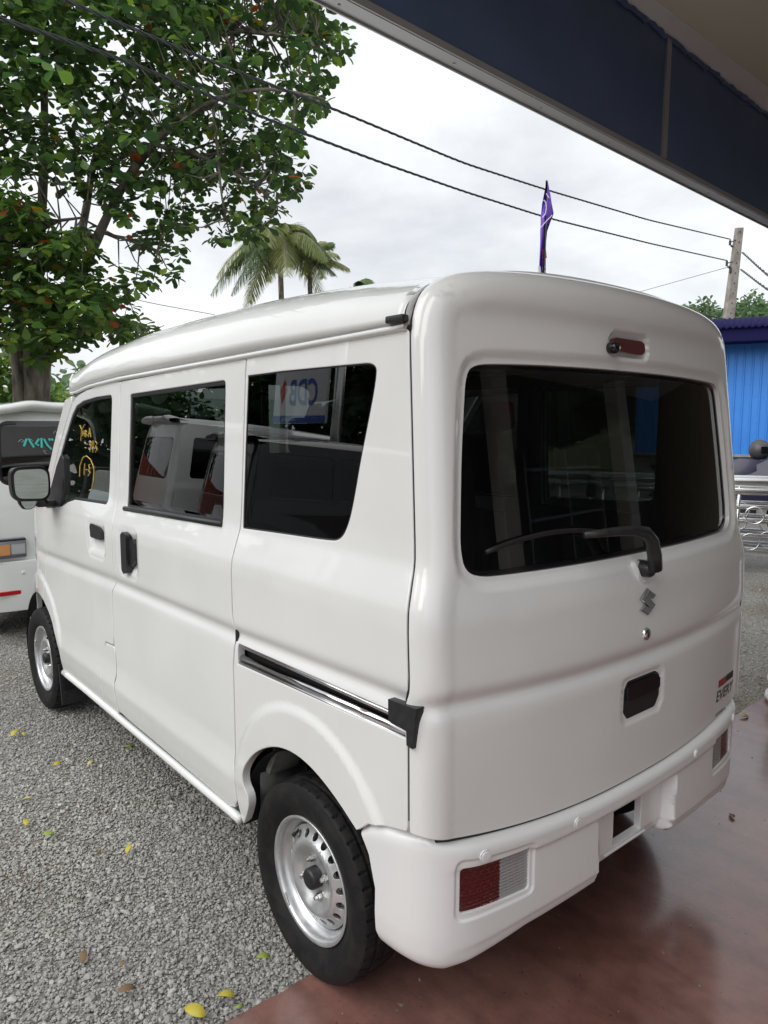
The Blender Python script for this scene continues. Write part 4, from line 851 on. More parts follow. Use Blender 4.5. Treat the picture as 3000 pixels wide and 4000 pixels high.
# ------------------------------------------------------------------ simple parked vehicles
def rounded_face(ho, R, D, yfn):
    L = math.pi/2*R; U = _open_off(ho, L-R); UN = _onorm(U)
    def f(a, b):
        q = np.stack([np.asarray(a, float), np.asarray(b, float)], 1); d, nr, m = dist_open(q, U, UN)
        q0 = nr-m*L; th = (1-d/L)*math.pi/2; c = d < L
        xz = np.where(c[:, None], q0+m*(R*np.sin(np.where(c, th, 0)))[:, None], q); qb = np.where(c[:, None], q0, q)
        return np.stack([xz[:, 0], yfn(qb[:, 0], q[:, 1])+np.where(c, D*(1-np.cos(np.where(c, th, 0))), 0), xz[:, 1]], 1)
    return f, _open_off(ho, L-R-.004)
def simple_van(loc, rz, paint, label, glass_z, top, hw=.735, L=3.35, name='van', lamps=True, wheels=True, group=None):
    v = empty(name, loc, rz, label, 'van' if name == 'van' else 'car', group)
    zb = .50; g0, g1 = glass_z
    pts = [(-hw, zb), (-hw, g0-.1), (-(hw-.025), g0), (-(hw-.065), g1), (-(hw-.085), top-.10), (-(hw-.13), top-.03), (-(hw-.28), top), (0, top+.012)]
    ho = curve(np.array(pts+[(-x, z) for x, z in pts[::-1][1:]]), False, 3)
    l = np.concatenate([[0], np.cumsum(np.linalg.norm(np.diff(ho, axis=0), axis=1))]); tt = np.linspace(0, l[-1], 160); ho = np.stack([np.interp(tt, l, ho[:, i]) for i in (0, 1)], 1)
    yc = smooth_interp([.3, g0-.15, g0, g1, top], [0, 0, .02, .10, .16], .03, .2, 2.2)
    f, dom = rounded_face(ho, .09, .08, lambda x, z: yc(z)+.03*(np.abs(x)/.6)**2.2)
    dom = dom[dom[:, 1] > .55]; out = np.concatenate([dom, [(x, .53) for x in np.linspace(dom[-1][0], dom[0][0], 30)]])
    gl = fillet([(-(hw-.125), g0), (hw-.125, g0), (hw-.155, g1), (-(hw-.155), g1)], .09, 8)
    tg = panel('tailgate', out, f, paint, v, holes=[gl], sp=(.04, .03), sign=1, roll=.003, depth=.02, eps=1.5e-3)
    fo = lambda a, b: f(a, b)+np.array([0, .006, 0])
    panel('rear_window', gl, fo, TINT, tg, sp=(.06, .06), sign=1, roll=0, depth=0); strip('window_seal', gl, .03, fo, BLACKG, tg, lift=.001, out=False)
    # spoiler with two swellings
    xs = np.linspace(-(hw-.14), hw-.14, 41); V = []
    for y, dz in ((.28, .0), (.10, .020), (.035, .006), (.03, -.022), (.06, -.045), (.16, -.05)):
        for x in xs:
            u = abs(x)/(hw-.14); V.append((x, y+.03*u**2+(.02*np.sin(u*5) if y < .1 else 0), top+.004-.03*u**4+dz+.014*math.exp(-((u-.62)/.16)**2)*(1 if y < .2 else 0)))
    mesh_obj('spoiler', V, [(r*41+i, r*41+i+1, (r+1)*41+i+1, (r+1)*41+i) for r in range(5) for i in range(40)], paint, tg, smooth=True)
    # bumper
    bpf = lambda s, b: np.stack([s, -.035+.05*(np.abs(s)/hw)**6+.03*(np.abs(s)/hw)**2+.05*np.clip(np.abs(b-.43)-.10, 0, 1)**1.5*4, b], 1)
    bu = panel('rear_bumper', fillet([(-hw, .25), (hw, .25), (hw, .575), (-hw, .575)], .02), bpf, paint, v, sp=(.04, .02), sign=1, roll=.006, depth=.05)
    for k in (-1, 1):
        tl = MB(); y = float(bpf(np.array([k*.62]), np.array([.40]))[0][1]); tl.box((k*(hw-.10), y-.012, .372), (.24, .012, .028), bev=.003); tl.build('reflector', REDR, bu)
        if lamps:
            lx0, lx1, lz0, lz1 = .47, hw-.03, .600, .735; zc = (lz0+lz1)/2-.008
            MB().box((k*(lx0+lx1)/2, .012, (lz0+lz1)/2), (lx1-lx0, .05, lz1-lz0), bev=.012).build('tail_lamp', mat('lamp_smoke', (.20, .20, .23), .15, metal=.6, coat=1) if 'lamp_smoke' not in MATS else MATS['lamp_smoke'], v, auto=AUTO)
            MB().box((k*.610, -.010, zc), (.075, .016, .070), bev=.004).build('tail_lamp_lens', AMBER, v); MB().box((k*.522, -.008, zc), (.088, .018, .072), bev=.008).build('tail_lamp_lens', CLEARL, v)
            MB().box((k*(lx0+lx1)/2, -.012, lz1-.012), (lx1-lx0-.01, .014, .014), bev=.004).build('tail_lamp_rim', BLACKG, v)
        MB().lathe([(.0001, -.003), (.010, -.003), (.013, -.001), (.014, .003)], 'y', (k*.50, float(bpf(np.array([.50]), np.array([.50]))[0][1])-.001, .50), 18).build('parking_sensor', paint, bu, smooth=True)
    # sides
    def wf(y, z): return np.interp(z, [.25, .45, g0-.1, g0, g1, top], [hw-.02, hw, hw, hw-.025, hw-.065, hw-.10])-.14*(np.clip(y-(L-.7), 0, 2)/.7)**2.6
    for sg in (-1, 1):
        fn = lambda y, z, sg=sg: np.stack([sg*wf(y, z), y, z], 1)
        arch = lambda c: [(c+.31*math.cos(a), .27+.33*math.sin(a)) for a in np.linspace(math.pi, 0, 18)]
        out = [(.10, .56), (.12, .27)]+[p for p in arch(.60)]+[p for p in arch(L-.55)]+[(L-.05, .27), (L-.04, .7), (L-.25, g0-.12), (L-.62, g0+.02), (L-1.0, top-.06), (.26, top-.06), (.17, g1), (.13, g0-.1)]
        wins = [fillet([(.30, g0+.03), (1.02, g0+.03), (1.02, g1+.02), (.34, g1+.02)], .05), fillet([(1.10, g0+.03), (1.75, g0+.03), (1.75, g1+.02), (1.10, g1+.02)], .03), fillet([(1.84, g0+.03), (L-.85, g0+.03), (L-1.12, g1+.01), (1.84, g1+.02)], .03)]
        sd_ = panel('body_side', out, fn, paint, v, holes=wins, sp=(.06, .04), sign=sg, roll=.004, depth=.02)
        for wn in wins: panel('side_window', wn, lambda y, z, sg=sg: np.stack([sg*(wf(y, z)-.006), y, z], 1), TINT, sd_, sp=(.1, .1), sign=sg, roll=0, depth=0)
    # roof, front, underside
    yy = np.linspace(.17, L-1.0, 14); xx = np.linspace(-1, 1, 25); V = []
    for y in yy:
        for x in xx: V.append((x*(hw-.095), y, top-.06+(.075+.03*math.sin(math.pi*(y-.17)/(L-1.17)))*(1-abs(x)**3.2)**.5))
    mesh_obj('roof', V, [(r*25+i, r*25+i+1, (r+1)*25+i+1, (r+1)*25+i) for r in range(13) for i in range(24)], paint, v, smooth=True)
    V = [(x*(hw-.095-.0), L-1.0+.62*t, top-.03-(top-g0-.03)*t) for t in (0, .5, 1) for x in xx]; mesh_obj('windscreen', V, [(r*25+i, r*25+i+1, (r+1)*25+i+1, (r+1)*25+i) for r in range(2) for i in range(24)], TINT, v, smooth=True)
    V = [(x*(hw-.06), y-.10*abs(x)**3, z) for z, y in ((g0, L-.38), (g0-.12, L-.16), (.7, L), (.35, L+.02), (.25, L)) for x in xx]; mesh_obj('front_panel', V, [(r*25+i, r*25+i+1, (r+1)*25+i+1, (r+1)*25+i) for r in range(4) for i in range(24)], paint, v, smooth=True)
    MB().box((0, L/2, .62), (2*hw-.16, L-.5, .70)).build('cabin_floor', DARK, v)
    if wheels:
        for x, y, fl in ((-(hw-.085), .60, False), ((hw-.085), .60, True), (-(hw-.085), L-.55, False), ((hw-.085), L-.55, True)):
            r = RIMO.copy(); COL.objects.link(r); r.name = 'wheel'; r.parent = v; r.location = (x, y, .262); r.rotation_euler = (random.random()*6, 0, math.pi if fl else 0)
            for o in (TYO, DIO, HUBO): c = o.copy(); COL.objects.link(c); c.parent = r
    return v, tg, f
WHITE2 = mat('pearl_white', (.74, .76, .73), .35, coat=1.0); BLACKC = mat('black_car_paint', (.006, .007, .008), .2, coat=1.0)
V2, V2TG, V2F = simple_van((.0, 4.22, 0), math.radians(1), WHITE2, 'white minivan with teal writing on its rear window, parked ahead of the nearer van', (1.07, 1.50), 1.60)
def strokes(name, lines, place, r, m, parent):
    for ln in lines:
        mb = MB(); P = [place(*p) for p in ln]; mb.tube(P, r, 5); mb.build(name, m, parent)
pv2 = lambda x, z: (lambda p: (p[0], p[1]-.002, p[2]))(V2F(np.array([x]), np.array([z]))[0])
def v2xz(px, py):
    d = ray(px*.452, 1450+py*.452); p = CAM+d*((4.285-CAM[1])/d[1]); return (p[0], p[2])
strokes('window_writing', [[v2xz(*q) for q in L] for L in ([(212, 650), (238, 585)], [(252, 582), (295, 658)], [(345, 585), (312, 630), (340, 642)], [(365, 578), (362, 662)], [(385, 585), (410, 640), (445, 675)], [(425, 583), (440, 600)], [(448, 583), (462, 600)])], pv2, .0075, CYANM, V2TG)
strokes('window_writing', [[v2xz(*q) for q in L] for L in ([(165, 610), (190, 590), (215, 600), (195, 615)], [(255, 600), (275, 588), (290, 605)], [(470, 540), (485, 515), (500, 535)], [(370, 690), (395, 685), (380, 705), (405, 715)])], pv2, .002, SEAT if False else MATS['headliner'], V2TG)
# two more in the row on the left: they show as reflections in the side windows
simple_van((-3.25, 6.0, 0), math.radians(97), BLACKC, 'black hatchback parked with its tail towards the white van', (1.02, 1.48), 1.66, name='car')
simple_van((-3.35, 8.1, 0), math.radians(96), WHITE2, 'white van parked beyond the black hatchback in the left row', (1.10, 1.62), 1.86)

# ------------------------------------------------------------------ yellow window writing on the front door
fw = lambda y, z: (-(prof_side(z, y)-.004), y, z)
def bxy(px, py): # z4b picture coordinates on the glass
    d = ray(px*.3014, 1500+py*.3014); t = (-.68-CAM[0])/d[0]; p = CAM+d*t
    for _ in range(6):
        t = (-(prof_side(p[2], p[1])-.0095)-CAM[0])/d[0]; p = CAM+d*t
    return tuple(p)
WR_ = [[(1035, 535), (1058, 590), (1095, 525)], [(1058, 590), (1045, 735)], [(1075, 600), (1070, 670)], [(1075, 640), (1095, 640)], [(1095, 600), (1092, 680)], [(1108, 600), (1125, 620), (1110, 640), (1128, 665), (1106, 690), (1108, 600)], [(1145, 690), (1160, 570), (1175, 690)], [(1150, 640), (1175, 640)],
       [(1100, 825), (1118, 830)], [(1185, 750), (1160, 740), (1158, 790), (1180, 795), (1185, 750), (1165, 880)], [(1205, 735), (1190, 820), (1220, 825)], [(1215, 740), (1200, 890)], [(1235, 740), (1258, 770), (1238, 800), (1258, 850), (1235, 885)],
       [(1030, 1200), (1035, 1060), (1075, 950), (1120, 930), (1175, 980), (1215, 1090), (1215, 1250), (1190, 1360), (1155, 1380)], [(1095, 1030), (1088, 1180)], [(1115, 1110), (1130, 1108)], [(1165, 1040), (1148, 1050), (1160, 1100), (1145, 1110), (1165, 1150), (1140, 1190)]]
strokes('window_writing', WR_, bxy, .0015, YELLOWM, FD)

# ------------------------------------------------------------------ leaves and trees
LEAFM = bpy.data.materials.new('leaf'); LEAFM.use_nodes = True
def leaf_nodes():
    t = LEAFM.node_tree; t.nodes.clear(); o = N('ShaderNodeOutputMaterial', t); at_ = N('ShaderNodeAttribute', t); at_.attribute_name = 'leafcol'
    d = N('ShaderNodeBsdfPrincipled', t); d.inputs['Roughness'].default_value = .42; tr = N('ShaderNodeBsdfTranslucent', t); m = N('ShaderNodeMixShader', t); m.inputs[0].default_value = .42
    hs = N('ShaderNodeHueSaturation', t); hs.inputs['Value'].default_value = 1.6; hs.inputs['Saturation'].default_value = 1.15
    t.links.new(at_.outputs['Color'], d.inputs['Base Color']); t.links.new(at_.outputs['Color'], hs.inputs['Color']); t.links.new(hs.outputs[0], tr.inputs[0])
    t.links.new(d.outputs[0], m.inputs[1]); t.links.new(tr.outputs[0], m.inputs[2]); t.links.new(m.outputs[0], o.inputs[0])
leaf_nodes()
LEAF_V = np.array([(0, 0, 0), (-.16, .30, .05), (0, .34, 0), (.16, .30, .05), (-.33, .66, .08), (0, .70, -.015), (.33, .66, .08), (-.21, .93, .03), (0, 1.0, -.05), (.21, .93, .03)])
LEAF_F = np.array([(0, 2, 1, 1), (0, 3, 2, 2), (1, 2, 5, 4), (2, 3, 6, 5), (4, 5, 8, 7), (5, 6, 9, 8)])
LEAF_T = np.array([(0, 2, 1), (0, 3, 2), (1, 2, 5), (1, 5, 4), (2, 3, 6), (2, 6, 5), (4, 5, 8), (4, 8, 7), (5, 6, 9), (5, 9, 8)])
def set_col(me, cols_per_vert):
    a = me.color_attributes.new('leafcol', 'FLOAT_COLOR', 'POINT'); c = np.ones((len(me.vertices), 4)); c[:, :3] = cols_per_vert; a.data.foreach_set('color', c.ravel())
def fast_mesh(name, V, T, m, parent=None, smooth=True):
    me = bpy.data.meshes.new(name); V = np.asarray(V, np.float32); T = np.asarray(T, np.int32)
    me.vertices.add(len(V)); me.vertices.foreach_set('co', V.ravel()); k = T.shape[1]
    me.loops.add(T.size); me.loops.foreach_set('vertex_index', T.ravel()); me.polygons.add(len(T))
    me.polygons.foreach_set('loop_start', np.arange(0, T.size, k, dtype=np.int32)); me.polygons.foreach_set('loop_total', np.full(len(T), k, np.int32))
    if smooth: me.polygons.foreach_set('use_smooth', np.ones(len(T), bool))
    me.materials.append(m); me.update(calc_edges=True)
    o = bpy.data.objects.new(name, me); COL.objects.link(o)
    if parent: o.parent = parent
    return o
def frames(D, roll):
    """rows: rotation matrices whose y axis is D"""
    D = D/np.linalg.norm(D, axis=1)[:, None]; up = np.tile([0, 0, 1.], (len(D), 1)); X = np.cross(D, up); b = np.linalg.norm(X, axis=1) < 1e-3; X[b] = [1, 0, 0]
    X /= np.linalg.norm(X, axis=1)[:, None]; Z = np.cross(X, D); c, s = np.cos(roll)[:, None], np.sin(roll)[:, None]
    return np.stack([X*c+Z*s, D, -X*s+Z*c], 2)
def leaf_cloud(P, D, size, col, roll=None):
    n = len(P); roll = rng.normal(0, .5, n) if roll is None else roll; R = frames(D, roll); V = np.einsum('nij,kj->nki', R, LEAF_V)*size[:, None, None]+P[:, None, :]
    T = LEAF_T[None]+(np.arange(n)*10)[:, None, None]; return V.reshape(-1, 3), T.reshape(-1, 3), np.repeat(col, 10, 0)
PAL = np.array([(.028, .062, .026), (.040, .088, .032), (.058, .125, .038), (.085, .175, .045), (.13, .22, .05), (.16, .15, .03), (.25, .07, .03)])
def rosettes(C, per, size, pw, spread=.5):
    P = []; D = []; S = []; K = []
    for c in C:
        k = rng.integers(per[0], per[1]+1); a0 = rng.uniform(0, 6.28); tilt = rng.normal(0, .35, 2)
        for j in range(k):
            a = a0+j*2*math.pi/k+rng.normal(0, .2); e = rng.uniform(-.5, .75)
            d = np.array([math.cos(a)*math.cos(e)+tilt[0], math.sin(a)*math.cos(e)+tilt[1], math.sin(e)-.15]); P.append(np.array(c)+d*.03+rng.normal(0, .02, 3)); D.append(d); S.append(size*rng.uniform(.65, 1.2)); K.append(rng.choice(len(PAL), p=pw))
    return np.array(P), np.array(D), np.array(S), PAL[np.array(K)]*np.array([1.5, 1.25, 1.15])*rng.uniform(.7, 1.3, (len(K), 1))
BARK = mat('bark', (.10, .085, .065), .95); noise_col(BARK, (.07, .06, .048), (.29, .26, .215), 9, 8, lo=.35, hi=.7, bump=.8, bscale=30, stretch=(1, 1, .35))
def V_(x, y, d): return at(x*3000/1659, y*3000/1659, d)
def limb(mb, pts, r0, r1, seg=9):
    P = np.array(pts); Q = P
    for _ in range(2):
        q = np.empty((2*len(Q)-2, 3)); q[0::2] = .75*Q[:-1]+.25*Q[1:]; q[1::2] = .25*Q[:-1]+.75*Q[1:]; Q = np.concatenate([Q[:1], q, Q[-1:]])
    r = np.linspace(r0, r1, len(Q))*(1+rng.normal(0, .05, len(Q))); mb.tube(Q, r, seg); return Q
def big_tree():
    base = V_(66, 880, 11.0); base[2] = 0
    t = empty('almond_tree', (0, 0, 0), 0, 'large broad-leaved tree with several stems behind the parked minivan', 'tree')
    mb = MB(); trunk_top = V_(66, 800, 11.0)
    for dx, r in ((-.13, .10), (.0, .15), (.13, .11), (.05, .12)):
        b = base+np.array([dx, rng.normal(0, .08), -.1]); limb(mb, [b, base+np.array([dx*1.05, 0, 1.0]), trunk_top+np.array([dx*1.15, rng.normal(0, .06), 0]), V_(66, 745, 11.0)+np.array([dx*1.5, 0, 0])], r, r*.8, 10)
    mb.build('trunk', BARK, t, smooth=True)
    limbs = [[(75, 760, 11), (120, 690, 10.9), (170, 610, 10.7), (215, 500, 10.5), (270, 390, 10.2), (330, 310, 9.9), (400, 245, 9.6), (470, 225, 9.4)],
             [(70, 760, 11), (82, 620, 11.1), (92, 430, 11.2), (98, 280, 11.3), (92, 100, 11.4), (90, -100, 11.5)], [(82, 760, 11), (150, 620, 11.3), (188, 450, 11.6), (203, 330, 11.8), (262, 240, 11.9), (300, 100, 12)],
             [(60, 765, 11), (30, 650, 11), (8, 500, 10.9), (-30, 300, 10.8), (-60, 100, 10.8)], [(215, 440, 10.6), (240, 350, 10.9), (300, 325, 11.2), (380, 335, 11.5), (480, 300, 11.8)], [(330, 312, 9.9), (420, 330, 9.7), (520, 380, 9.5), (600, 440, 9.4)],
             [(400, 247, 9.6), (500, 200, 9.2), (600, 190, 9), (700, 215, 8.9)], [(300, 100, 12), (420, 60, 11), (560, 70, 10), (700, 90, 9.5)], [(90, 745, 11), (160, 715, 10.6), (250, 705, 10.2), (320, 712, 10)], [(215, 500, 10.5), (280, 520, 10.2), (340, 540, 10)], [(460, 226, 9.4), (470, 330, 9.4), (480, 440, 9.4), (500, 520, 9.5)], [(70, 720, 11), (40, 560, 10.4), (100, 480, 10.0), (180, 470, 9.8)]]
    rs = [(.085, .03), (.08, .03), (.07, .03), (.08, .04), (.035, .012), (.028, .01), (.03, .01), (.04, .012), (.035, .01), (.025, .008), (.02, .008), (.04, .012)]
    tw = []
    for L, (a, b) in zip(limbs, rs):
        lb = MB(); Q = limb(lb, [V_(*p) for p in L], a, b); tw.append(Q); lb.build('limb', BARK, t, smooth=True)
    twig = np.concatenate(tw)
    up = np.array([(-250, -220), (745, -220), (700, 30), (752, 70), (745, 125), (690, 150), (722, 205), (690, 245), (655, 262), (640, 300), (668, 350), (662, 395), (630, 420), (600, 470), (570, 522), (520, 520), (470, 545), (450, 500), (420, 470), (392, 520), (385, 600), (355, 600), (345, 540), (300, 530), (250, 480), (190, 410), (120, 405), (60, 400), (0, 395), (-250, 420)], float)
    lowm = np.array([(-250, 430), (20, 410), (90, 430), (140, 470), (215, 520), (262, 560), (330, 585), (335, 612), (262, 640), (300, 690), (338, 715), (255, 728), (200, 735), (140, 745), (120, 790), (92, 800), (70, 748), (-30, 745), (-250, 780)], float)
    gaps = [((110, 455), 40), ((250, 545), 45), ((450, 300), 26), ((500, 245), 20), ((330, 350), 14), ((60, 215), 22), ((118, 222), 20), ((40, 325), 18), ((275, 365), 20), ((430, 505), 20), ((560, 235), 18), ((235, 470), 22), ((10, 150), 24), ((590, 60), 18), ((640, 130), 22), ((200, 40), 14), ((400, 420), 14), ((320, 460), 14), ((140, 250), 12), ((470, 380), 10), ((530, 300), 12), ((300, 200), 10), ((620, 250), 14)]
    C = []; ncl = 0
    def fill(poly, n, dm, ds, keep_gap=.12):
        lo, hi = poly.min(0), poly.max(0); k = 0; res = []
        while k < n:
            q = rng.uniform(lo, hi, (400, 2)); q = q[inside(q, poly)]
            for p in q:
                if any(math.hypot(p[0]-g[0][0], p[1]-g[0][1]) < g[1] for g in gaps) and rng.random() > keep_gap: continue
                d = dm+rng.normal(0, ds); res.append(V_(p[0], p[1], d)); k += 1
                if k >= n: break
        return res
    C1 = fill(up, 1900, 10.6, .9); C2 = fill(lowm, 760, 9.9, .6)
    allC = C1+C2
    # hanging twigs to nearest limb
    twm = MB()
    for c in allC[::2]:
        i = np.linalg.norm(twig-c, axis=1).argmin(); a = twig[i]
        if np.linalg.norm(a-c) < 1.1: mid = (a+c)/2+np.array([0, 0, -.06]); twm.tube([a, mid, c], [.012, .008, .004], 4, cap=False)
    tag(twm.build('twigs', BARK, t), kind='stuff')
    P1, D1, S1, K1 = rosettes(C1, (5, 9), .145, [.24, .30, .24, .15, .045, .015, .01]); P2, D2, S2, K2 = rosettes(C2, (5, 9), .15, [.05, .17, .30, .30, .15, .02, .01])
    P = np.concatenate([P1, P2]); D = np.concatenate([D1, D2]); S_ = np.concatenate([S1, S2]); K = np.concatenate([K1, K2])
    D[:, 2] -= .35
    dist = np.linalg.norm(P-CAM, axis=1); rel = P-CAM; zz = rel @ CF; px = 1500+FPX*(rel @ CR)/zz; py = 2000-FPX*(rel @ CU)/zz
    vis = (px > 20) & (px < 1500) & (py > 20) & (py < 1500); score = np.where(vis, S_/dist, 0); order = np.argsort(-score); top300 = order[:300]; rest = order[300:]
    V, T, cl = leaf_cloud(P[rest], D[rest], S_[rest], K[rest]); o = fast_mesh('crown', V, T, LEAFM, t); set_col(o.data, cl); tag(o, kind='stuff')
    protos = []
    for i in range(5):
        me = bpy.data.meshes.new('leaf'); me.from_pydata(LEAF_V.tolist(), [], LEAF_T.tolist()); me.materials.append(LEAFM); me.polygons.foreach_set('use_smooth', np.ones(10, bool)); set_col(me, np.tile(PAL[i+1 if i < 4 else 6]*(1 if i < 4 else .9), (10, 1))); protos.append(me)
    R = frames(D[top300], rng.normal(0, .5, 300))
    for j, i in enumerate(top300):
        c = K[i]; b = int(np.argmin([np.abs(PAL[q+1 if q < 4 else 6]-c).sum() for q in range(5)])); o = bpy.data.objects.new('leaf', protos[b]); COL.objects.link(o); o.parent = t
        m4 = Matrix.Identity(4)
        for r in range(3):
            for q in range(3): m4[r][q] = R[j][r][q]*S_[i]
            m4[r][3] = P[i][r]
        o.matrix_local = m4
big_tree()

def far_tree(loc, h, rw, label, pal, n=900, leaf=.35, trunk_h=.4, group=None, cat='tree', name='tree'):
    t = empty(name, tuple(loc), 0, label, cat, group); mb = MB(); loc = np.array([0, 0, 0.])
    limb(mb, [loc+[0, 0, -.1], loc+[.1, 0, h*trunk_h*.5], loc+[0, .1, h*trunk_h], loc+[.1, 0, h*.8]], .03*h, .01*h, 8)
    for k in range(5):
        a = rng.uniform(0, 6.28); limb(mb, [loc+[0, 0, h*trunk_h], loc+[rw*.5*math.cos(a), rw*.5*math.sin(a), h*.65], loc+[rw*.8*math.cos(a), rw*.8*math.sin(a), h*.8]], .012*h, .004*h, 6)
    mb.build('trunk', BARK, t, smooth=True)
    cl = [(rng.normal(0, rw*.45), rng.normal(0, rw*.45), h*(trunk_h+.08+(1-trunk_h-.12)*rng.uniform(.1, 1)**.8)) for _ in range(16)]
    P = []
    for c in cl:
        q = rng.normal(0, 1, (n//16, 3)); q /= np.linalg.norm(q, axis=1)[:, None]; q *= (rng.uniform(.3, 1, (n//16, 1))**.4)*np.array([rw*.42, rw*.42, h*.16]); P.append(q+c)
    P = np.concatenate(P); D = rng.normal(0, 1, P.shape); D[:, 2] -= .3; col = np.array(pal)[rng.integers(0, len(pal), len(P))]*rng.uniform(.7, 1.3, (len(P), 1))
    V, T, c = leaf_cloud(P, D, leaf*rng.uniform(.6, 1.3, len(P)), col); o = fast_mesh('crown', V, T, LEAFM, t); set_col(o.data, c); tag(o, kind='stuff')
    return t
GRN = [(.075, .13, .06), (.095, .165, .075), (.13, .20, .10)]; LGT = [(.12, .20, .05), (.18, .24, .05), (.08, .15, .05)]; DRK = [(.02, .045, .02), (.03, .06, .025), (.04, .08, .03)]; HAZ = [(.10, .16, .08), (.13, .19, .10), (.16, .22, .13)]  # HAZ greens are paled, putting distance haze into the leaf colour
def gpos(x, y, d): p = V_(x, y, d); return (p[0], p[1], 0)
far_tree(gpos(1515, 660, 34), 5.9, 2.0, 'rounded pale green tree showing above the blue roof, left of the pole', HAZ, 6000, .22)
far_tree(gpos(1570, 660, 40), 7.0, 2.4, 'taller tree standing behind the concrete pole', GRN, 6000, .24)
far_tree(gpos(1635, 660, 38), 6.6, 2.6, 'spreading tree right of the concrete pole above the blue roof', GRN, 7000, .24)
far_tree(gpos(1590, 680, 30), 4.4, 3.2, 'low bright green bush mass just over the blue roof', HAZ, 8000, .20, .2)
far_tree(gpos(150, 850, 17), 2.3, 1.2, 'yellow green shrub beside the tree trunk, over the minivan roof', LGT, 1500, .2, .15, cat='shrub', name='shrub')
far_tree(gpos(110, 850, 21), 2.8, 1.7, 'mid green shrub behind the tree trunk', HAZ, 1500, .28, .15, cat='shrub', name='shrub')
far_tree(gpos(15, 820, 14), 2.5, .9, 'light green shrub at the left edge before the red wall', LGT, 1200, .2, .15, cat='shrub', name='shrub')
far_tree(gpos(1120, 900, 20), 3.0, 2.2, 'green bushes seen through the van glass behind the railings', GRN, 5000, .2, .15, cat='shrub', name='shrub')
far_tree(gpos(1400, 900, 22), 3.4, 2.2, 'taller greenery right of the pale house seen through the van glass', GRN, 5000, .22, .15, cat='shrub', name='shrub')
far_tree(gpos(300, 760, 40), 4.2, 4, 'distant hedge tree behind the van roof', GRN, 1500, .4, .15)
# the wooded roadside on the left, seen only as a reflection
def hedge():
    n = 12000; y = rng.uniform(-6, 34, n); P = np.stack([-13-rng.uniform(0, 4, n)-.05*y+np.clip(y-20, 0, 14)*1.0, y, rng.uniform(0, 1, n)**.8*(5.5+1.5*np.sin(y*.7)+np.sin(y*1.9))], 1)
    D = rng.normal(0, 1, (n, 3)); col = np.array(DRK)[rng.integers(0, 3, n)]; V, T, c = leaf_cloud(P, D, rng.uniform(.5, 1.0, n), col); o = fast_mesh('roadside_wood', V, T, LEAFM); set_col(o.data, c); tag(o, 'dense dark wood along the road on the left', 'wood', kind='stuff')
hedge()

# palms
PALMM = [(.12, .17, .06), (.18, .22, .08), (.08, .13, .05), (.25, .27, .11)]
def palm(top, base, n, label, length, seed, droop):
    r = np.random.default_rng(seed); t = empty('palm_tree', (0, 0, 0), 0, label, 'palm tree'); mb = MB()
    limb(mb, [base, (np.array(base)*.5+np.array(top)*.5)+[.1, 0, 0], top], .16, .11, 8); mb.build('trunk', BARK, t, smooth=True)
    for k in range(n):
        a = 2*math.pi*k/n+r.normal(0, .15); e = r.uniform(-.1, 1.25); L = length*r.uniform(.8, 1.1); s = np.linspace(0, 1, 14)
        d0 = np.array([math.cos(a)*math.cos(e), math.sin(a)*math.cos(e), math.sin(e)]); pts = np.array(top)+d0*L*s[:, None]+np.array([0, 0, -1.])*(droop*L*(s**2.0))[:, None]
        T = np.gradient(pts, axis=0); T /= np.linalg.norm(T, axis=1)[:, None]; sd_ = np.cross(T, [0, 0, 1.]); sd_ /= np.linalg.norm(sd_, axis=1)[:, None]+1e-9
        V = []; F = []; m = 90
        def pt(u): return np.array([np.interp(u, s, pts[:, i]) for i in range(3)])
        def vec(A, u): return np.array([np.interp(u, s, A[:, i]) for i in range(3)])
        for j in range(m):
            u = .12+.87*j/m; p = pt(u); tt, q = vec(T, u), vec(sd_, u); ln = L*.30*(math.sin(math.pi*min(1, u*.9+.12))**.6+.15)
            for sg in (-1, 1):
                d = sg*q*.75+tt*.65+np.array([0, 0, -.45])+r.normal(0, .08, 3); d /= np.linalg.norm(d); wv = np.cross(d, q); wv /= np.linalg.norm(wv)+1e-9; b = len(V)
                e_ = p+d*ln*.55+np.array([0, 0, -.02]); f_ = p+d*ln+np.array([0, 0, -.16*ln]); ww = tt*.034
                V += [p-ww*.5, p+ww*.5, e_+ww*.6, e_-ww*.6, f_]; F += [(b, b+1, b+2), (b, b+2, b+3), (b+3, b+2, b+4)]
        o = fast_mesh('frond', np.array(V), np.array(F), LEAFM, t, smooth=False); c = np.array(PALMM[r.integers(0, 4)])*r.uniform(.8, 1.2); set_col(o.data, np.tile(c, (len(V), 1)))
        rb = MB(); rb.tube(pts, np.linspace(.03, .008, 14), 4); ro = rb.build('rib', BARK, o)
p1 = V_(604, 520, 36); palm(p1, (p1[0], p1[1], 0), 26, 'coconut palm left of the pair beyond the van roof', 3.3, 3, .85)
p2 = V_(668, 562, 38); palm(p2, (p2[0], p2[1], 0), 20, 'coconut palm right of the pair with upright fronds', 2.2, 8, .45)
p3 = V_(785, 640, 42); palm(p3, (p3[0], p3[1], 0), 12, 'far palm whose frond tips just clear the van roof', 1.7, 11, .35)

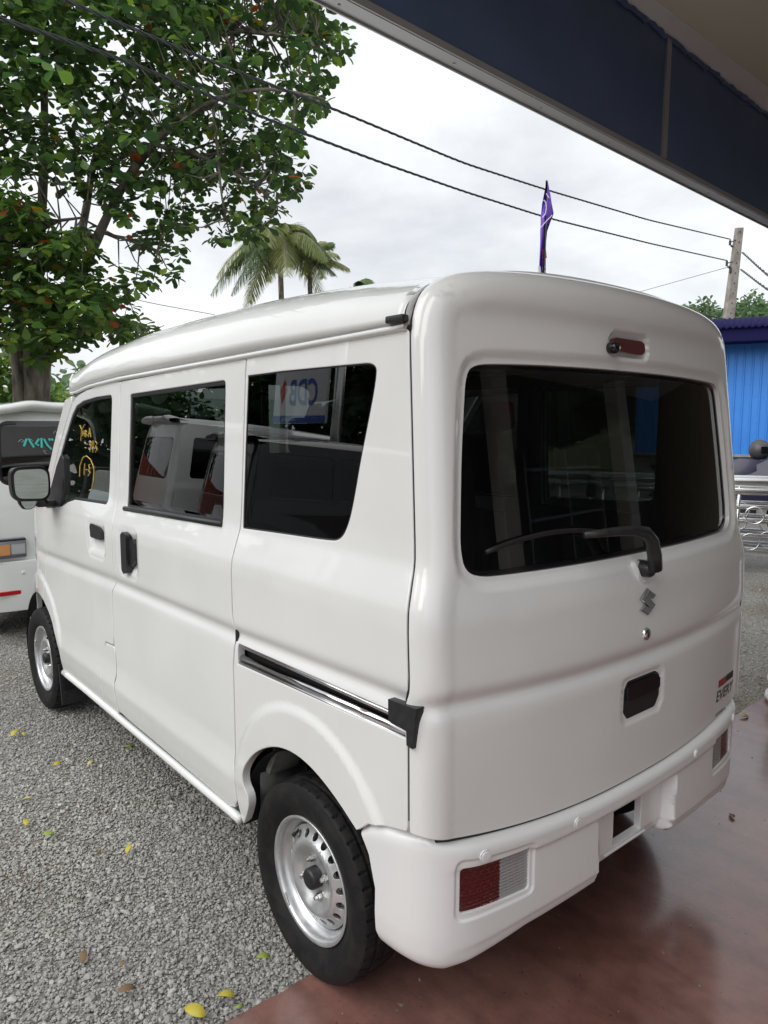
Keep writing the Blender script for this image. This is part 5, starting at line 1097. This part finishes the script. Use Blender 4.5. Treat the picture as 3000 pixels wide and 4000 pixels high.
# ------------------------------------------------------------------ pole and wires
POLE = mat('concrete_pole', (.30, .27, .245), .9); noise_col(POLE, (.23, .205, .185), (.36, .33, .30), 6, bump=.3)
WIRE = mat('wire', (.03, .035, .034), .6); WIREG = mat('thin_wire', (.22, .22, .22), .5)
def build_pole():
    tp = V_(1597, 492, 20); lean = (V_(1571, 705, 20)-V_(1597, 492, 20)); base = tp+lean*(tp[2]/-lean[2]); base[2] = -.05
    t = empty('utility_pole', (0, 0, 0), 0, 'leaning concrete utility pole carrying the overhead cables', 'pole')
    ax = (tp-base)/np.linalg.norm(tp-base); f = np.array(CF); r = np.cross(ax, f); r /= np.linalg.norm(r); f = np.cross(r, ax); mb = MB(); V = []
    for k, (s, hw_, hd) in enumerate(((0, .16, .18), (1, .068, .08))):
        p = base+(tp-base)*s; V += [p+r*a*hw_+f*b*hd for a, b in ((-1, -1), (1, -1), (1, 1), (-1, 1))]
    mb.add(V, [(0, 1, 5, 4), (1, 2, 6, 5), (2, 3, 7, 6), (3, 0, 4, 7), (4, 5, 6, 7)]); mb.build('shaft', POLE, t)
    for s in np.linspace(.62, .985, 11):
        p = base+(tp-base)*s-f*(.18-.10*s); MB().lathe([(.0001, -.004), (.018, -.004), (.018, .01)], 'y', tuple(p), 8).build('step_hole', DARK, t)
    for s in (.60, .66): mb = MB(); p = base+(tp-base)*s; h = .16-.092*s; mb.box(tuple(p), (2*h+.03, 2*h+.05, .03), R=rotz(-YAW)); mb.build('band', WIRE, t)
    for y0, x1 in ((530, 1577), (575, 1570), (590, 1578)):
        a = V_(1590, y0-12, 19.9); b = V_(x1, y0-6, 19.9); c = V_(x1+3, y0+4, 19.9); mb = MB(); mb.tube([a, b, c], .014, 6); mb.tube([b+[0, 0, .05], b-[0, 0, .06]], .028, 8); mb.tube([c, c+(a-c)*.25], .03, 8); mb.build('insulator', WIRE, t)
    mb = MB(); a = V_(1566, 690, 19.8); mb.tube([a, V_(1530, 682, 19.7), V_(1505, 682, 19.6), V_(1499, 690, 19.6)], .018, 6); mb.build('lamp_arm', WIRE, t)
    mb = MB(); q = V_(1497, 700, 19.6); mb.tube([q+[0, 0, .12], q+[0, 0, .02], q+[-.03, 0, -.10], q+[-.05, 0, -.18]], [.03, .06, .085, .05], 10); mb.build('street_lamp', mat('lamp_white', (.7, .7, .68), .4), t, smooth=True)
    return tp
TP = build_pole()
def cable(name, pts, r, strands, label, pitch=.55, m=WIRE, rs=None):
    P = np.array([V_(*p) for p in pts]); l = np.concatenate([[0], np.cumsum(np.linalg.norm(np.diff(P, axis=0), axis=1))]); n = int(l[-1]/(.06 if strands > 1 else .5))+2; s = np.linspace(0, l[-1], n)
    k = np.ones(1); Q = np.stack([np.interp(s, l, P[:, i]) for i in range(3)], 1)
    w_ = max(3, int(n*.08)) | 1; ker = np.hanning(w_+2)[1:-1]; ker /= ker.sum(); pad = w_//2
    ext = np.concatenate([Q[0]+(Q[0]-Q[1:pad+1][::-1]), Q, Q[-1]+(Q[-1]-Q[-pad-1:-1][::-1])]); Q = np.stack([np.convolve(ext[:, i], ker, 'valid') for i in range(3)], 1)
    t = empty(name, tuple(Q[0]), 0, label, 'cable'); Q = Q-Q[0]; T = np.gradient(Q, axis=0); T /= np.linalg.norm(T, axis=1)[:, None]; A = np.cross(T, [0, 0, 1.]); A /= np.linalg.norm(A, axis=1)[:, None]; B = np.cross(T, A)
    for j in range(strands):
        ph = 2*math.pi*(s/pitch+j/strands); off = (A*np.cos(ph)[:, None]+B*np.sin(ph)[:, None])*(r*1.15 if strands > 1 else 0); MB().tube(Q+off, r, 5).build('strand', m, t)
cd = lambda x: 1/(.05+(1578-x)*8.6e-5)
cable('overhead_cable', [(x, y, cd(x)) for x, y in ((1578, 517), (1400, 475), (1180, 410), (1000, 352), (740, 243), (500, 150), (300, 68), (140, 0), (-120, -115))], .0068, 3, 'upper twisted overhead cable running from the tree to the pole', .42)
cable('overhead_cable', [(x, y, cd(x)) for x, y in ((1571, 563), (1400, 525), (1180, 470), (1000, 413), (820, 350), (640, 282), (480, 218), (250, 122), (0, 40), (-200, -28))], .0068, 3, 'lower twisted overhead cable running from the tree to the pole', .42)
cable('service_wire', [(1365, 635, 22), (1480, 603, 21), (1580, 575, 20)], .008, 1, 'thin grey wire rising to the pole from behind the van roof', m=WIREG)
cable('service_wire', [(150, 605, 18), (300, 650, 19), (480, 683, 20), (560, 697, 20.5)], .010, 1, 'thin wire crossing low behind the tree to the van roof', m=WIREG)
cable('service_wire', [(1604, 545, 20), (1640, 578, 17), (1700, 630, 15)], .012, 2, 'upper wire leaving the pole to the right', m=WIRE)
cable('service_wire', [(1601, 582, 20), (1640, 612, 17), (1700, 655, 15)], .012, 2, 'lower wire leaving the pole to the right', m=WIRE)

# ------------------------------------------------------------------ feather flag
PURP = mat('flag_purple', (.19, .08, .58), .75); FW = mat('flag_white', (.7, .68, .75), .8); FR = mat('flag_red', (.5, .03, .05), .8)
def build_flag():
    d = 6.2; tp = V_(1181, 390, d); bt = V_(1166, 700, d); base = np.array([bt[0], bt[1], 0])
    t = empty('feather_flag', tuple(base), 0, 'purple feather flag standing behind the van roof', 'flag')
    R_, U_ = CR, np.array([0, 0, 1.])
    mb = MB(); mb.tube([np.zeros(3), tp-base], [.012, .008], 8); mb.build('mast', BLACKG, t)
    L = [(390, 1180, 1183), (405, 1178, 1186), (420, 1175, 1189), (440, 1171, 1192), (460, 1169, 1196), (465, 1168, 1195), (480, 1168, 1189), (500, 1167, 1182), (520, 1167, 1180), (545, 1166, 1179), (570, 1165, 1179), (600, 1164, 1179), (650, 1163, 1178)]
    V = []; m = 9
    for y, x0, x1 in L:
        for j in range(m):
            u = j/(m-1); V.append(V_(x0+(x1-x0)*u, y, d+.05*math.sin(u*7+y*.03)-.02)-base)
    n = len(L)*m; V = np.array(V); V2_ = V+np.array([.002, .002, 0]); F = []
    for r in range(len(L)-1):
        for j in range(m-1): a = r*m+j; F += [(a, a+1, a+m+1, a+m), (n+a, n+a+m, n+a+m+1, n+a+1)]
    o = mesh_obj('cloth', np.concatenate([V, V2_]), F, PURP, t, smooth=True)
    def mark(pts, r, m_): mb = MB(); mb.tube([V_(x, y, d-.075)-base for x, y in pts], r, 5); mb.build('print', m_, o)
    mark([(1174, 432), (1179, 437), (1180, 450), (1178, 462), (1172, 470)], .005, FW); mark([(1168, 492), (1180, 478), (1193, 465)], .004, FW); mark([(1180, 418), (1186, 428)], .004, FW)
    for y in (545, 552, 560, 575, 585): mark([(1173, y+6), (1178, y)], .008, FR if y < 570 else FW)
    mark([(1176, 538), (1178, 558)], .014, FR); mark([(1165, 575), (1166, 590)], .012, FW)
build_flag()

# ------------------------------------------------------------------ blue metal building
BLUE = mat('blue_sheet', (.05, .27, .80), .45); noise_col(BLUE, (.045, .25, .75), (.06, .29, .84), 1.2, rough=(.38, .55)); PURB = mat('roof_purple', (.010, .009, .060), .9, spec=.2)
def build_blue():
    d = 12.6; c = V_(1620, 850, d); n = np.array([ray(2920, 1500)[0], ray(2920, 1500)[1], 0]); n /= np.linalg.norm(n); u = np.array([n[1], -n[0], 0]); u = u if u[1] < 0 else -u   # u runs to the right
    z0, z1, z2 = V_(1610, 985, d)[2], V_(1600, 750, d)[2], V_(1600, 703, d-.5)[2]
    t = empty('blue_shed', (c[0], c[1], 0), math.atan2(u[1], u[0]), 'blue corrugated metal building with dark purple eave on the right', 'building')
    pitch = .118; W0 = pitch*.5
    for k in range(-14, 22):
        x = k*pitch; MB().add([(x+a, -b, z) for z in (z0-.02, z1+.3) for a, b in ((0, .0), (.010, .016), (.026, .016), (.036, 0), (pitch, 0))], [(i, i+1, 6+i, 5+i) for i in range(4)]).build('wall_sheet', BLUE, t)
    for zz in (z0+.9,):
        for k in range(-6, 22, 1): MB().lathe([(.0001, -.006), (.008, -.005), (.010, .0)], 'y', (k*pitch+.07, -.002, zz), 6).build('fixing', BLUE, t)
    MB().box((.45, .04, z0/2), (4.3, .16, z0), bev=.01).build('plinth', CONC, t); MB().box((.45, -.07, z0+.005), (4.3, .10, .035)).build('plinth_ledge', CONC, t)
    MB().box((.45, -.46, (z1+.08+z2)/2), (4.3, .03, z2-z1-.06)).build('eave_board', PURB, t); MB().box((.45, -.25, z1+.06), (4.3, .45, .02)).build('eave_soffit', PURB, t)
    xs = np.arange(-1.75, 2.6, .012); prof = .012*np.sin(xs*2*math.pi/.085); V = []
    for y, dz in ((-.52, 0), (2.5, .5)): V += [(x, y, z2+.015+p+dz) for x, p in zip(xs, prof)]
    V += [(x, -.52, z2-.02+p) for x, p in zip(xs, prof)]; m = len(xs)
    mesh_obj('roof', V, [(i, i+1, m+i+1, m+i) for i in range(m-1)]+[(2*m+i, 2*m+i+1, i+1, i) for i in range(m-1)], PURB, t, smooth=True)
build_blue()

# ------------------------------------------------------------------ stainless railing sections
INOX = mat('stainless', (.78, .78, .77), .22, metal=.9)
def railing(loc, rz, label, seed, L=2.2):
    r = np.random.default_rng(seed); t = empty('railing_section', loc, rz, label, 'railing', 'stainless railing sections'); H = .86
    for z, rad in ((H+.06, .030), (H-.04, .030)): MB().tube([(-L/2, 0, z), (L/2, 0, z)], rad, 10).build('top_rail', INOX, t, smooth=True)
    for z in (.66, .52, .36, .22): MB().tube([(-L/2+r.uniform(0, .1), 0, z), (L/2-r.uniform(0, .1), 0, z)], .016, 8).build('bar', INOX, t, smooth=True)
    for x in (-L/2+.12, 0, L/2-.12):
        MB().tube([(x, 0, .03), (x, 0, H)], .02, 8).build('post', INOX, t, smooth=True); MB().tube([(x, -.14, .025), (x, .14, .025)], .022, 8).build('foot', BLACKP, t, smooth=True)
    for k in range(6):
        x = -L/2+.22+k*(L-.44)/5+r.normal(0, .03); z = r.choice([.44, .59, .29]); a = np.linspace(0, 2*math.pi, 25); MB().tube([(x+.085*math.cos(q), -.02, z+.085*math.sin(q)) for q in a], .009, 6, cap=False).build('ring', INOX, t, smooth=True)
ru = math.atan2(-.90, .43)
for i, (o_, s_) in enumerate(((0, 0), (.22, .35), (.44, -.2), (.66, .15))):
    p = on_ground(2957, 2240)+np.array([.90, .43, 0])*o_+np.array([.43, -.90, 0])*(s_-.55); railing(tuple(p), ru, ['nearest stainless railing section right of the van', 'second stainless railing section, close behind the nearest', 'third stainless railing section in the stack', 'rearmost stainless railing section in the stack'][i], 20+i)
for i in range(3):
    p = on_ground(2957, 2240)+np.array([.90, .43, 0])*(.1+.25*i)+np.array([.43, -.90, 0])*(-3.0+.3*i); railing(tuple(p), ru, ['front railing section seen through the van windows', 'middle railing section seen through the van windows', 'rear railing section seen through the van windows'][i], 40+i)

# ------------------------------------------------------------------ motorcycle with helmet
BIKE = mat('bike_dark_blue', (.018, .017, .05), .45, coat=.15); HELM = mat('helmet_grey', (.07, .068, .075), .45)
def build_bike():
    h = V_(1640, 972, 10.4); fwd = np.array([.43, -.90, 0]); fwd /= np.linalg.norm(fwd); base = np.array([h[0], h[1], 0])-fwd*.05
    t = empty('motorcycle', tuple(base), math.atan2(fwd[1], fwd[0]), 'dark blue motorcycle parked before the blue wall, helmet hung on its bar', 'motorcycle')
    t.scale = (1.15, 1.15, 1.15)
    for x in (.45, -.85):
        m_ = MB(); m_.lathe([(.215, -.03), (.25, -.045), (.285, -.04), (.30, 0), (.285, .04), (.25, .045), (.215, .03)], 'y', (x, 0, .30), 28); w_ = m_.build('wheel', TYRE, t, smooth=True)
        m_ = MB(); m_.lathe([(.20, -.02), (.22, -.022), (.22, .022), (.20, .02)], 'y', (x, 0, .30), 28)
        for a in np.linspace(0, math.pi, 6): m_.tube([(x+.2*math.cos(a), 0, .30+.2*math.sin(a)), (x-.2*math.cos(a), 0, .30-.2*math.sin(a))], .008, 5)
        m_.build('rim', RAILM, w_)
    for s in (-.07, .07): MB().tube([(.45, s, .30), (.22, s, .98)], .022, 8).build('fork', INOX, t, smooth=True)
    m_ = MB(); V = []
    for x, hw_, zl, zh in ((.20, .07, .72, .86), (.05, .13, .68, .92), (-.15, .14, .66, .93), (-.32, .11, .66, .86), (-.55, .12, .68, .80), (-.85, .11, .72, .82), (-1.08, .06, .80, .88)):
        V += [(x, -hw_, zl), (x, -hw_*1.05, (zl+zh)/2), (x, -hw_*.6, zh), (x, hw_*.6, zh), (x, hw_*1.05, (zl+zh)/2), (x, hw_, zl)]
    m_.add(V, [(r*6+j, r*6+(j+1) % 6, (r+1)*6+(j+1) % 6, (r+1)*6+j) for r in range(6) for j in range(6)]+[(0, 1, 2, 3, 4, 5), tuple(range(36, 42))]); m_.build('tank_and_seat', BIKE, t, auto=AUTO)
    m_ = MB(); V = []
    for x, hw_, zl, zh in ((.34, .05, .70, .88), (.15, .20, .42, .94), (-.10, .22, .38, .80), (-.28, .19, .45, .60)):
        V += [(x, -hw_, zl), (x, -hw_*1.1, (zl+zh)/2), (x, -hw_*.5, zh), (x, hw_*.5, zh), (x, hw_*1.1, (zl+zh)/2), (x, hw_, zl)]
    m_.add(V, [(r*6+j, r*6+(j+1) % 6, (r+1)*6+(j+1) % 6, (r+1)*6+j) for r in range(3) for j in range(6)]+[(0, 1, 2, 3, 4, 5), tuple(range(18, 24))]); m_.build('fairing', BIKE, t, auto=AUTO)
    m_ = MB(); m_.box((-.12, 0, .42), (.34, .24, .26), bev=.04); m_.tube([(-.2, .12, .35), (-.8, .14, .34)], .035, 8); m_.build('engine', mat('engine_metal', (.15, .15, .155), .45, metal=.7), t, auto=AUTO)
    m_ = MB(); m_.tube([(.16, -.34, 1.02), (.22, -.15, 1.0), (.22, .15, 1.0), (.16, .34, 1.02)], .014, 8); m_.tube([(.18, .25, 1.02), (.20, .30, 1.16)], .006, 6); m_.build('handlebar', BLACKG, t, smooth=True)
    m_ = MB(); m_.lathe([(.0001, .06), (.05, .055), (.075, .02), (.078, -.03)], 'x', (.30, 0, .90), 18); m_.build('headlamp', CLEARL, t, smooth=True)
    # helmet
    t2 = empty('helmet', tuple(h), 0, 'dark grey full-face helmet hanging on the motorcycle handlebar', 'helmet'); m_ = MB(); V = []; F = []; nu, nv = 28, 18
    face = math.atan2(-CF[1], -CF[0])+.55
    for i in range(nv+1):
        a = math.pi*i/nv*.86; 
        for j in range(nu):
            b = 2*math.pi*j/nu; rr = .135*(1+.10*math.cos(b)*math.sin(a)); V.append((rr*math.sin(a)*math.cos(b+face)*1.08, rr*math.sin(a)*math.sin(b+face)*.95, .125*math.cos(a)*1.05+.0))
    F = [(i*nu+j, i*nu+(j+1) % nu, (i+1)*nu+(j+1) % nu, (i+1)*nu+j) for i in range(nv) for j in range(nu)]; m_.add(V, F); m_.build('shell', HELM, t2, smooth=True)
    m_ = MB(); V = []
    for z in (.045, .0, -.04):
        for q in np.linspace(-.85, .85, 12): rr = .152-abs(z)*.12; V.append((rr*math.cos(face+q)*1.03, rr*math.sin(face+q)*.97, z))
    m_.add(V, [(r*12+i, r*12+i+1, (r+1)*12+i+1, (r+1)*12+i) for r in range(2) for i in range(11)]); m_.build('visor', BLACKG, t2, smooth=True)
    lettering('decal', 'GT', -.03, .07, .06, .035, lambda x, z: tuple(np.array([(.136)*math.cos(face-.1-x*7), (.136)*math.sin(face-.1-x*7), z])*1.0), FW, t2)
build_bike()

# ------------------------------------------------------------------ signs
SIGNW = mat('sign_white', (.72, .72, .74), .5); SIGNB = mat('sign_blue', (.03, .09, .42), .5); SIGNR = mat('sign_red', (.45, .02, .03), .5)
def board(name, loc, rz, w_, h_, label, m):
    t = empty(name, loc, rz, label, 'sign'); MB().box((0, .02, 0), (w_, .04, h_), bev=.004).build('board', m, t); return t
t = board('sign_board', (-5.05, 7.30, 2.62), math.radians(90), 1.25, 1.30, 'white and blue bank sign on a pole, left of the van row', SIGNW)
flat = lambda x, z: (x, -.004, z)
MB().box((0, -.001, .50), (1.25, .004, .30)).build('blue_band', SIGNB, t); MB().box((0, -.001, -.60), (1.25, .004, .10)).build('blue_band', SIGNB, t)
lettering('lettering', 'CDB', -.42, -.42, .66, .36, flat, SIGNB, t, bold=.02, shear=.12); lettering('lettering', '0712 524 431', -.40, .42, .80, .11, flat, SIGNW, t); lettering('lettering', 'www.cdb.lk', .05, -.625, .35, .045, flat, SIGNW, t)
MB().add([(.38, -.004, -.05), (.48, -.004, -.20), (.42, -.004, -.40), (.30, -.004, -.20)], [(0, 1, 2, 3)]).build('logo_mark', SIGNR, t); MB().lathe([(.0001, 0), (.07, 0)], 'y', (.52, -.006, .50), 20).build('logo_mark', SIGNR, t)
MB().tube([(-.75, .1, -2.62), (-.75, .1, 2.0)], .07, 12).build('post', INOX, t, smooth=True); MB().box((-.68, .06, .4), (.14, .04, .06)).build('bracket', INOX, t)
b0 = V_(1074, 889, 11.5); t = board('banner_board', tuple(b0), -YAW-.1, .50, .34, 'red advert board with white phone number seen through the van windows', SIGNR)
lettering('lettering', 'A VIRAJ', -.22, .03, .30, .07, flat, SIGNW, t); lettering('lettering', '077 37 38 275', -.22, -.10, .44, .075, flat, SIGNW, t, bold=.01)
for x in (-.2, .2): MB().tube([(x, .03, -.17), (x, .03, -b0[2])], .015, 6).build('post', INOX, t)
YELW = mat('house_yellow', (.55, .50, .32), .85); RWALL = mat('red_hoarding', (.30, .06, .035), .7)
def house():
    p = V_(1290, 900, 26); t = empty('house', (p[0], p[1], 0), -YAW-.3, 'pale yellow house far behind, seen through the van glass', 'house')
    MB().box((0, 3, 1.7), (7, 6, 3.4)).build('wall', YELW, t); MB().add([(-3.9, -.5, 3.4), (3.9, -.5, 3.4), (3.9, 6.5, 3.4), (-3.9, 6.5, 3.4), (-3.9, 3, 5), (3.9, 3, 5)], [(0, 1, 5, 4), (2, 3, 4, 5), (0, 4, 3), (1, 2, 5)]).build('roof', RWALL, t)
    for x in (-2, 0, 2): wn = MB().box((x, -.02, 2.0), (.7, .06, .9)).build('window', DARK, t); MB().box((x, -.06, 1.5), (.9, .1, .06)).build('sill', YELW, wn)
house()
def hoarding():
    p = V_(-30, 850, 16); t = empty('red_fence', (p[0], p[1], 0), -YAW+.45, 'low red sheet fence behind the shrubs at the left', 'fence')
    for k in range(-14, 5): MB().box((k*.42, 0, .9), (.40, .03, 1.85), bev=.008).build('sheet', RWALL, t)
hoarding()

# ------------------------------------------------------------------ urn at the slab edge
def urn():
    p = on_ground(2996, 2745); t = empty('urn', (p[0]+.095, p[1]-.075, 0), 0, 'white plaster urn at the far end of the slab, cut by the right edge', 'urn'); m_ = mat('plaster_white', (.72, .72, .70), .6)
    MB().lathe([(.0001, 0), (.11, 0), (.12, .02), (.115, .045), (.085, .06), (.10, .085), (.115, .12), (.105, .16), (.07, .19), (.06, .22)], 'z', seg=32).build('foot', m_, t, smooth=True)
    MB().lathe([(.06, .22), (.085, .24), (.10, .30), (.105, .36), (.10, .40), (.115, .42), (.115, .435), (.095, .435), (.09, .38)], 'z', seg=32).build('bowl', m_, t, smooth=True)
    MB().lathe([(.0001, .42), (.095, .42)], 'z', seg=24).build('soil', mat('soil', (.05, .035, .025), .95), t)
urn()

# ------------------------------------------------------------------ fallen leaves
FL = [mat('fallen_yellow', (.50, .42, .05), .6), mat('fallen_pale', (.55, .50, .22), .6), mat('fallen_green', (.26, .34, .05), .6), mat('fallen_brown', (.20, .13, .07), .8)]
LV = [(34, 1589, 0, 1.0, 'yellow leaf on the gravel, nearest the front wheel'), (52, 1590, 0, .6, 'small curled yellow leaf beside the front wheel'), (279, 1619, 2, .7, 'folded green yellow leaf at the edge of the van shadow'),
      (125, 1656, 0, .8, 'round yellow leaf left of a pale leaf on the gravel'), (198, 1654, 1, .8, 'pale cream leaf right of the round yellow leaf'), (58, 1733, 1, .9, 'pale slender leaf at the left, above a yellow one'), (56, 1783, 0, 1.0, 'yellow slender leaf at the left edge, just above a green leaf'),
      (105, 1809, 2, 1.0, 'green slender leaf on the gravel at left'), (280, 1840, 0, 1.0, 'bright yellow leaf in the middle of the gravel'), (213, 1850, 3, .7, 'brown crumpled leaf left of the bright yellow leaf'), (181, 2075, 3, 1.0, 'dry tan leaf at the lower left gravel'),
      (569, 2076, 2, .9, 'yellow green leaf on the gravel beside the rear tyre'), (488, 2162, 0, 1.1, 'yellow leaf just above the slab edge'), (421, 2195, 0, 1.5, 'largest yellow leaf at the bottom of the gravel'), (518, 2183, 2, .5, 'tiny green leaf touching the slab edge'), (275, 2148, 3, 1.1, 'flat brown leaf at the bottom left'),
      (1607, 1550, 1, .9, 'pale leaf on the red slab at far right'), (1580, 1765, 3, .9, 'dry brown twig-like leaf on the red slab at right'), (265, 2090, 3, .6, 'small dark red leaf beside white blossom bits')]
LEAFP = [(0, 0), (.16, .10), (.26, .30), (.27, .52), (.18, .78), (.0, 1.0), (-.17, .80), (-.26, .52), (-.24, .28), (-.13, .10)]
for i, (x, y, c, s, lab) in enumerate(LV):
    p = on_ground(x*3000/1659, y*3000/1659); sz = .030*s*(1.0 if y > 1700 else 1.35); r = np.random.default_rng(100+i); n = len(LEAFP); V = []; a = r.uniform(0, 6.28); cu = r.uniform(.15, .5)
    for zoff in (0, -.0012):
        for q in LEAFP: V.append((q[0]*sz*1.25, (q[1]-.5)*sz*1.5, zoff+sz*cu*abs(q[0])*1.4+sz*.18*math.sin(q[1]*3)))
        V.append((0, 0, zoff+sz*.02))
    F = [(n, j, (j+1) % n) for j in range(n)]+[(2*n+1, n+1+(j+1) % n, n+1+j) for j in range(n)]+[(j, n+1+j, n+1+(j+1) % n, (j+1) % n) for j in range(n)]
    o = mesh_obj('fallen_leaf', V, F, FL[c], None, smooth=True); o.location = (p[0], p[1], .006 if y < 1500 or (x > 1400) else .012); o.rotation_euler = (r.normal(0, .15), r.normal(0, .15), a); tag(o, lab, 'leaf', 'fallen leaves')

# ------------------------------------------------------------------ gravel
STONE = mat('gravel_stone', (.25, .25, .235), .85)
def stone_nodes():
    t = STONE.node_tree; b = bsdf(STONE); a = N('ShaderNodeAttribute', t); a.attribute_type = 'INSTANCER'; a.attribute_name = 'tone'
    r = N('ShaderNodeValToRGB', t); cs = [(0, (.17, .160, .143)), (.3, (.29, .283, .262)), (.6, (.375, .370, .345)), (.85, (.43, .425, .40)), (.97, (.48, .46, .42)), (1, (.58, .56, .52))]
    r.color_ramp.elements[0].color = (*cs[0][1], 1); r.color_ramp.elements[1].color = (*cs[-1][1], 1)
    for p, c in cs[1:-1]: e = r.color_ramp.elements.new(p); e.color = (*c, 1)
    t.links.new(a.outputs['Fac'], r.inputs[0]); a2 = N('ShaderNodeAttribute', t); a2.attribute_type = 'INSTANCER'; a2.attribute_name = 'dirt'; mq = N('ShaderNodeMix', t, data_type='RGBA'); mq.inputs[7].default_value = (.17, .125, .085, 1); t.links.new(a2.outputs['Fac'], mq.inputs[0]); t.links.new(r.outputs[0], mq.inputs[6]); t.links.new(mq.outputs[2], b.inputs['Base Color'])
stone_nodes()
def gravel():
    pts = []
    def scatter(x0, x1, y0, y1, dens):
        n = int((x1-x0)*(y1-y0)*dens); P = np.stack([rng.uniform(x0, x1, n), rng.uniform(y0, y1, n)], 1); return P
    P = np.concatenate([scatter(-2.4, .5, .55, 1.7, 20000), scatter(-2.2, .7, 1.7, 3.2, 14000), scatter(-2.0, .9, 3.2, 5.2, 7000), scatter(.9, 5.5, .6, 4.0, 1200)])
    P = P[P[:, 1] > .585+.0293*P[:, 0]+rng.normal(.012, .012, len(P))]
    dirtf = lambda q: np.clip((np.sin(q[:, 0]*2.7+1.3*np.sin(q[:, 1]*1.9)+.6)+np.sin(q[:, 1]*3.3+1.1*np.sin(q[:, 0]*4.1)+2.0)+.6*np.sin(q[:, 0]*9+q[:, 1]*7))/2.6+np.exp(-(q[:, 1]-.585-.0293*q[:, 0])/.05)*.7-.42, 0, 1)
    P = P[rng.random(len(P)) > .30*np.clip(dirtf(P)*2, 0, 1)]
    G = np.stack([rng.uniform(-1.0, 2.4, 420), rng.uniform(-1.5, .6, 420)], 1); G = G[rng.random(420) < np.exp(-(.62-G[:, 1])*1.2)]; G = G[G[:, 1] < .56+.0293*G[:, 0]]; ng_ = len(G); P = np.concatenate([P, G])
    rel = np.concatenate([P, np.zeros((len(P), 1))], 1)-CAM; zz = rel @ CF; px = 1500+FPX*(rel @ CR)/zz; py = 2000-FPX*(rel @ CU)/zz
    P = P[(zz > 0) & (px > -260) & (px < 3200) & (py < 4300)]; n = len(P)
    size = np.clip(rng.lognormal(math.log(.0037), .40, n), .0018, .014); z = -.011+size*.18+rng.uniform(0, .003, n); onslab = P[:, 1] < .575+.0293*P[:, 0]; size[onslab] *= .62; z[onslab] = size[onslab]*.3
    me = bpy.data.meshes.new('gravel'); me.vertices.add(n); me.vertices.foreach_set('co', np.stack([P[:, 0], P[:, 1], z], 1).astype(np.float32).ravel())
    for nm, v in (('tone', np.clip(rng.beta(2.2, 2.0, n)+.10*np.sin(P[:, 0]*3+1)*np.sin(P[:, 1]*2.3), 0, 1)), ('size', size), ('dirt', np.clip(dirtf(P)*1.3*rng.uniform(.2, 1.2, n), 0, .6))): a = me.attributes.new(nm, 'FLOAT', 'POINT'); a.data.foreach_set('value', v.astype(np.float32))
    a = me.attributes.new('rot', 'FLOAT_VECTOR', 'POINT'); a.data.foreach_set('vector', (np.stack([rng.normal(0, .35, n), rng.normal(0, .35, n), rng.uniform(0, 6.28, n)], 1)).astype(np.float32).ravel())
    a = me.attributes.new('kindi', 'INT', 'POINT'); a.data.foreach_set('value', rng.integers(0, 6, n).astype(np.int32))
    o = bpy.data.objects.new('gravel', me); COL.objects.link(o); tag(o, 'loose grey gravel chips covering the yard', 'gravel', kind='stuff'); me.materials.append(STONE)
    rocks = bpy.data.collections.new('gravel_chips')
    for k in range(6):
        bm = bmesh.new(); bmesh.ops.create_icosphere(bm, subdivisions=1, radius=1)
        for v in bm.verts: v.co = Vector((v.co.x*random.uniform(.75, 1.35), v.co.y*random.uniform(.65, 1.1), v.co.z*random.uniform(.45, .7)))
        m2 = bpy.data.meshes.new('chip'); bm.to_mesh(m2); bm.free(); m2.materials.append(STONE); rocks.objects.link(bpy.data.objects.new('chip', m2))
    ng = bpy.data.node_groups.new('scatter_gravel', 'GeometryNodeTree'); ng.interface.new_socket('Geometry', in_out='INPUT', socket_type='NodeSocketGeometry'); ng.interface.new_socket('Geometry', in_out='OUTPUT', socket_type='NodeSocketGeometry')
    gi, go = N('NodeGroupInput', ng), N('NodeGroupOutput', ng); iop = N('GeometryNodeInstanceOnPoints', ng); ci = N('GeometryNodeCollectionInfo', ng); ci.inputs['Collection'].default_value = rocks; ci.inputs['Separate Children'].default_value = True; ci.inputs['Reset Children'].default_value = True
    def attr(nm, ty): q = N('GeometryNodeInputNamedAttribute', ng, data_type=ty); q.inputs['Name'].default_value = nm; return q.outputs['Attribute']
    iop.inputs['Pick Instance'].default_value = True; L = ng.links.new
    L(gi.outputs[0], iop.inputs['Points']); L(ci.outputs[0], iop.inputs['Instance']); L(attr('kindi', 'INT'), iop.inputs['Instance Index']); L(attr('rot', 'FLOAT_VECTOR'), iop.inputs['Rotation']); L(attr('size', 'FLOAT'), iop.inputs['Scale']); L(iop.outputs[0], go.inputs[0])
    md = o.modifiers.new('scatter', 'NODES'); md.node_group = ng
gravel()
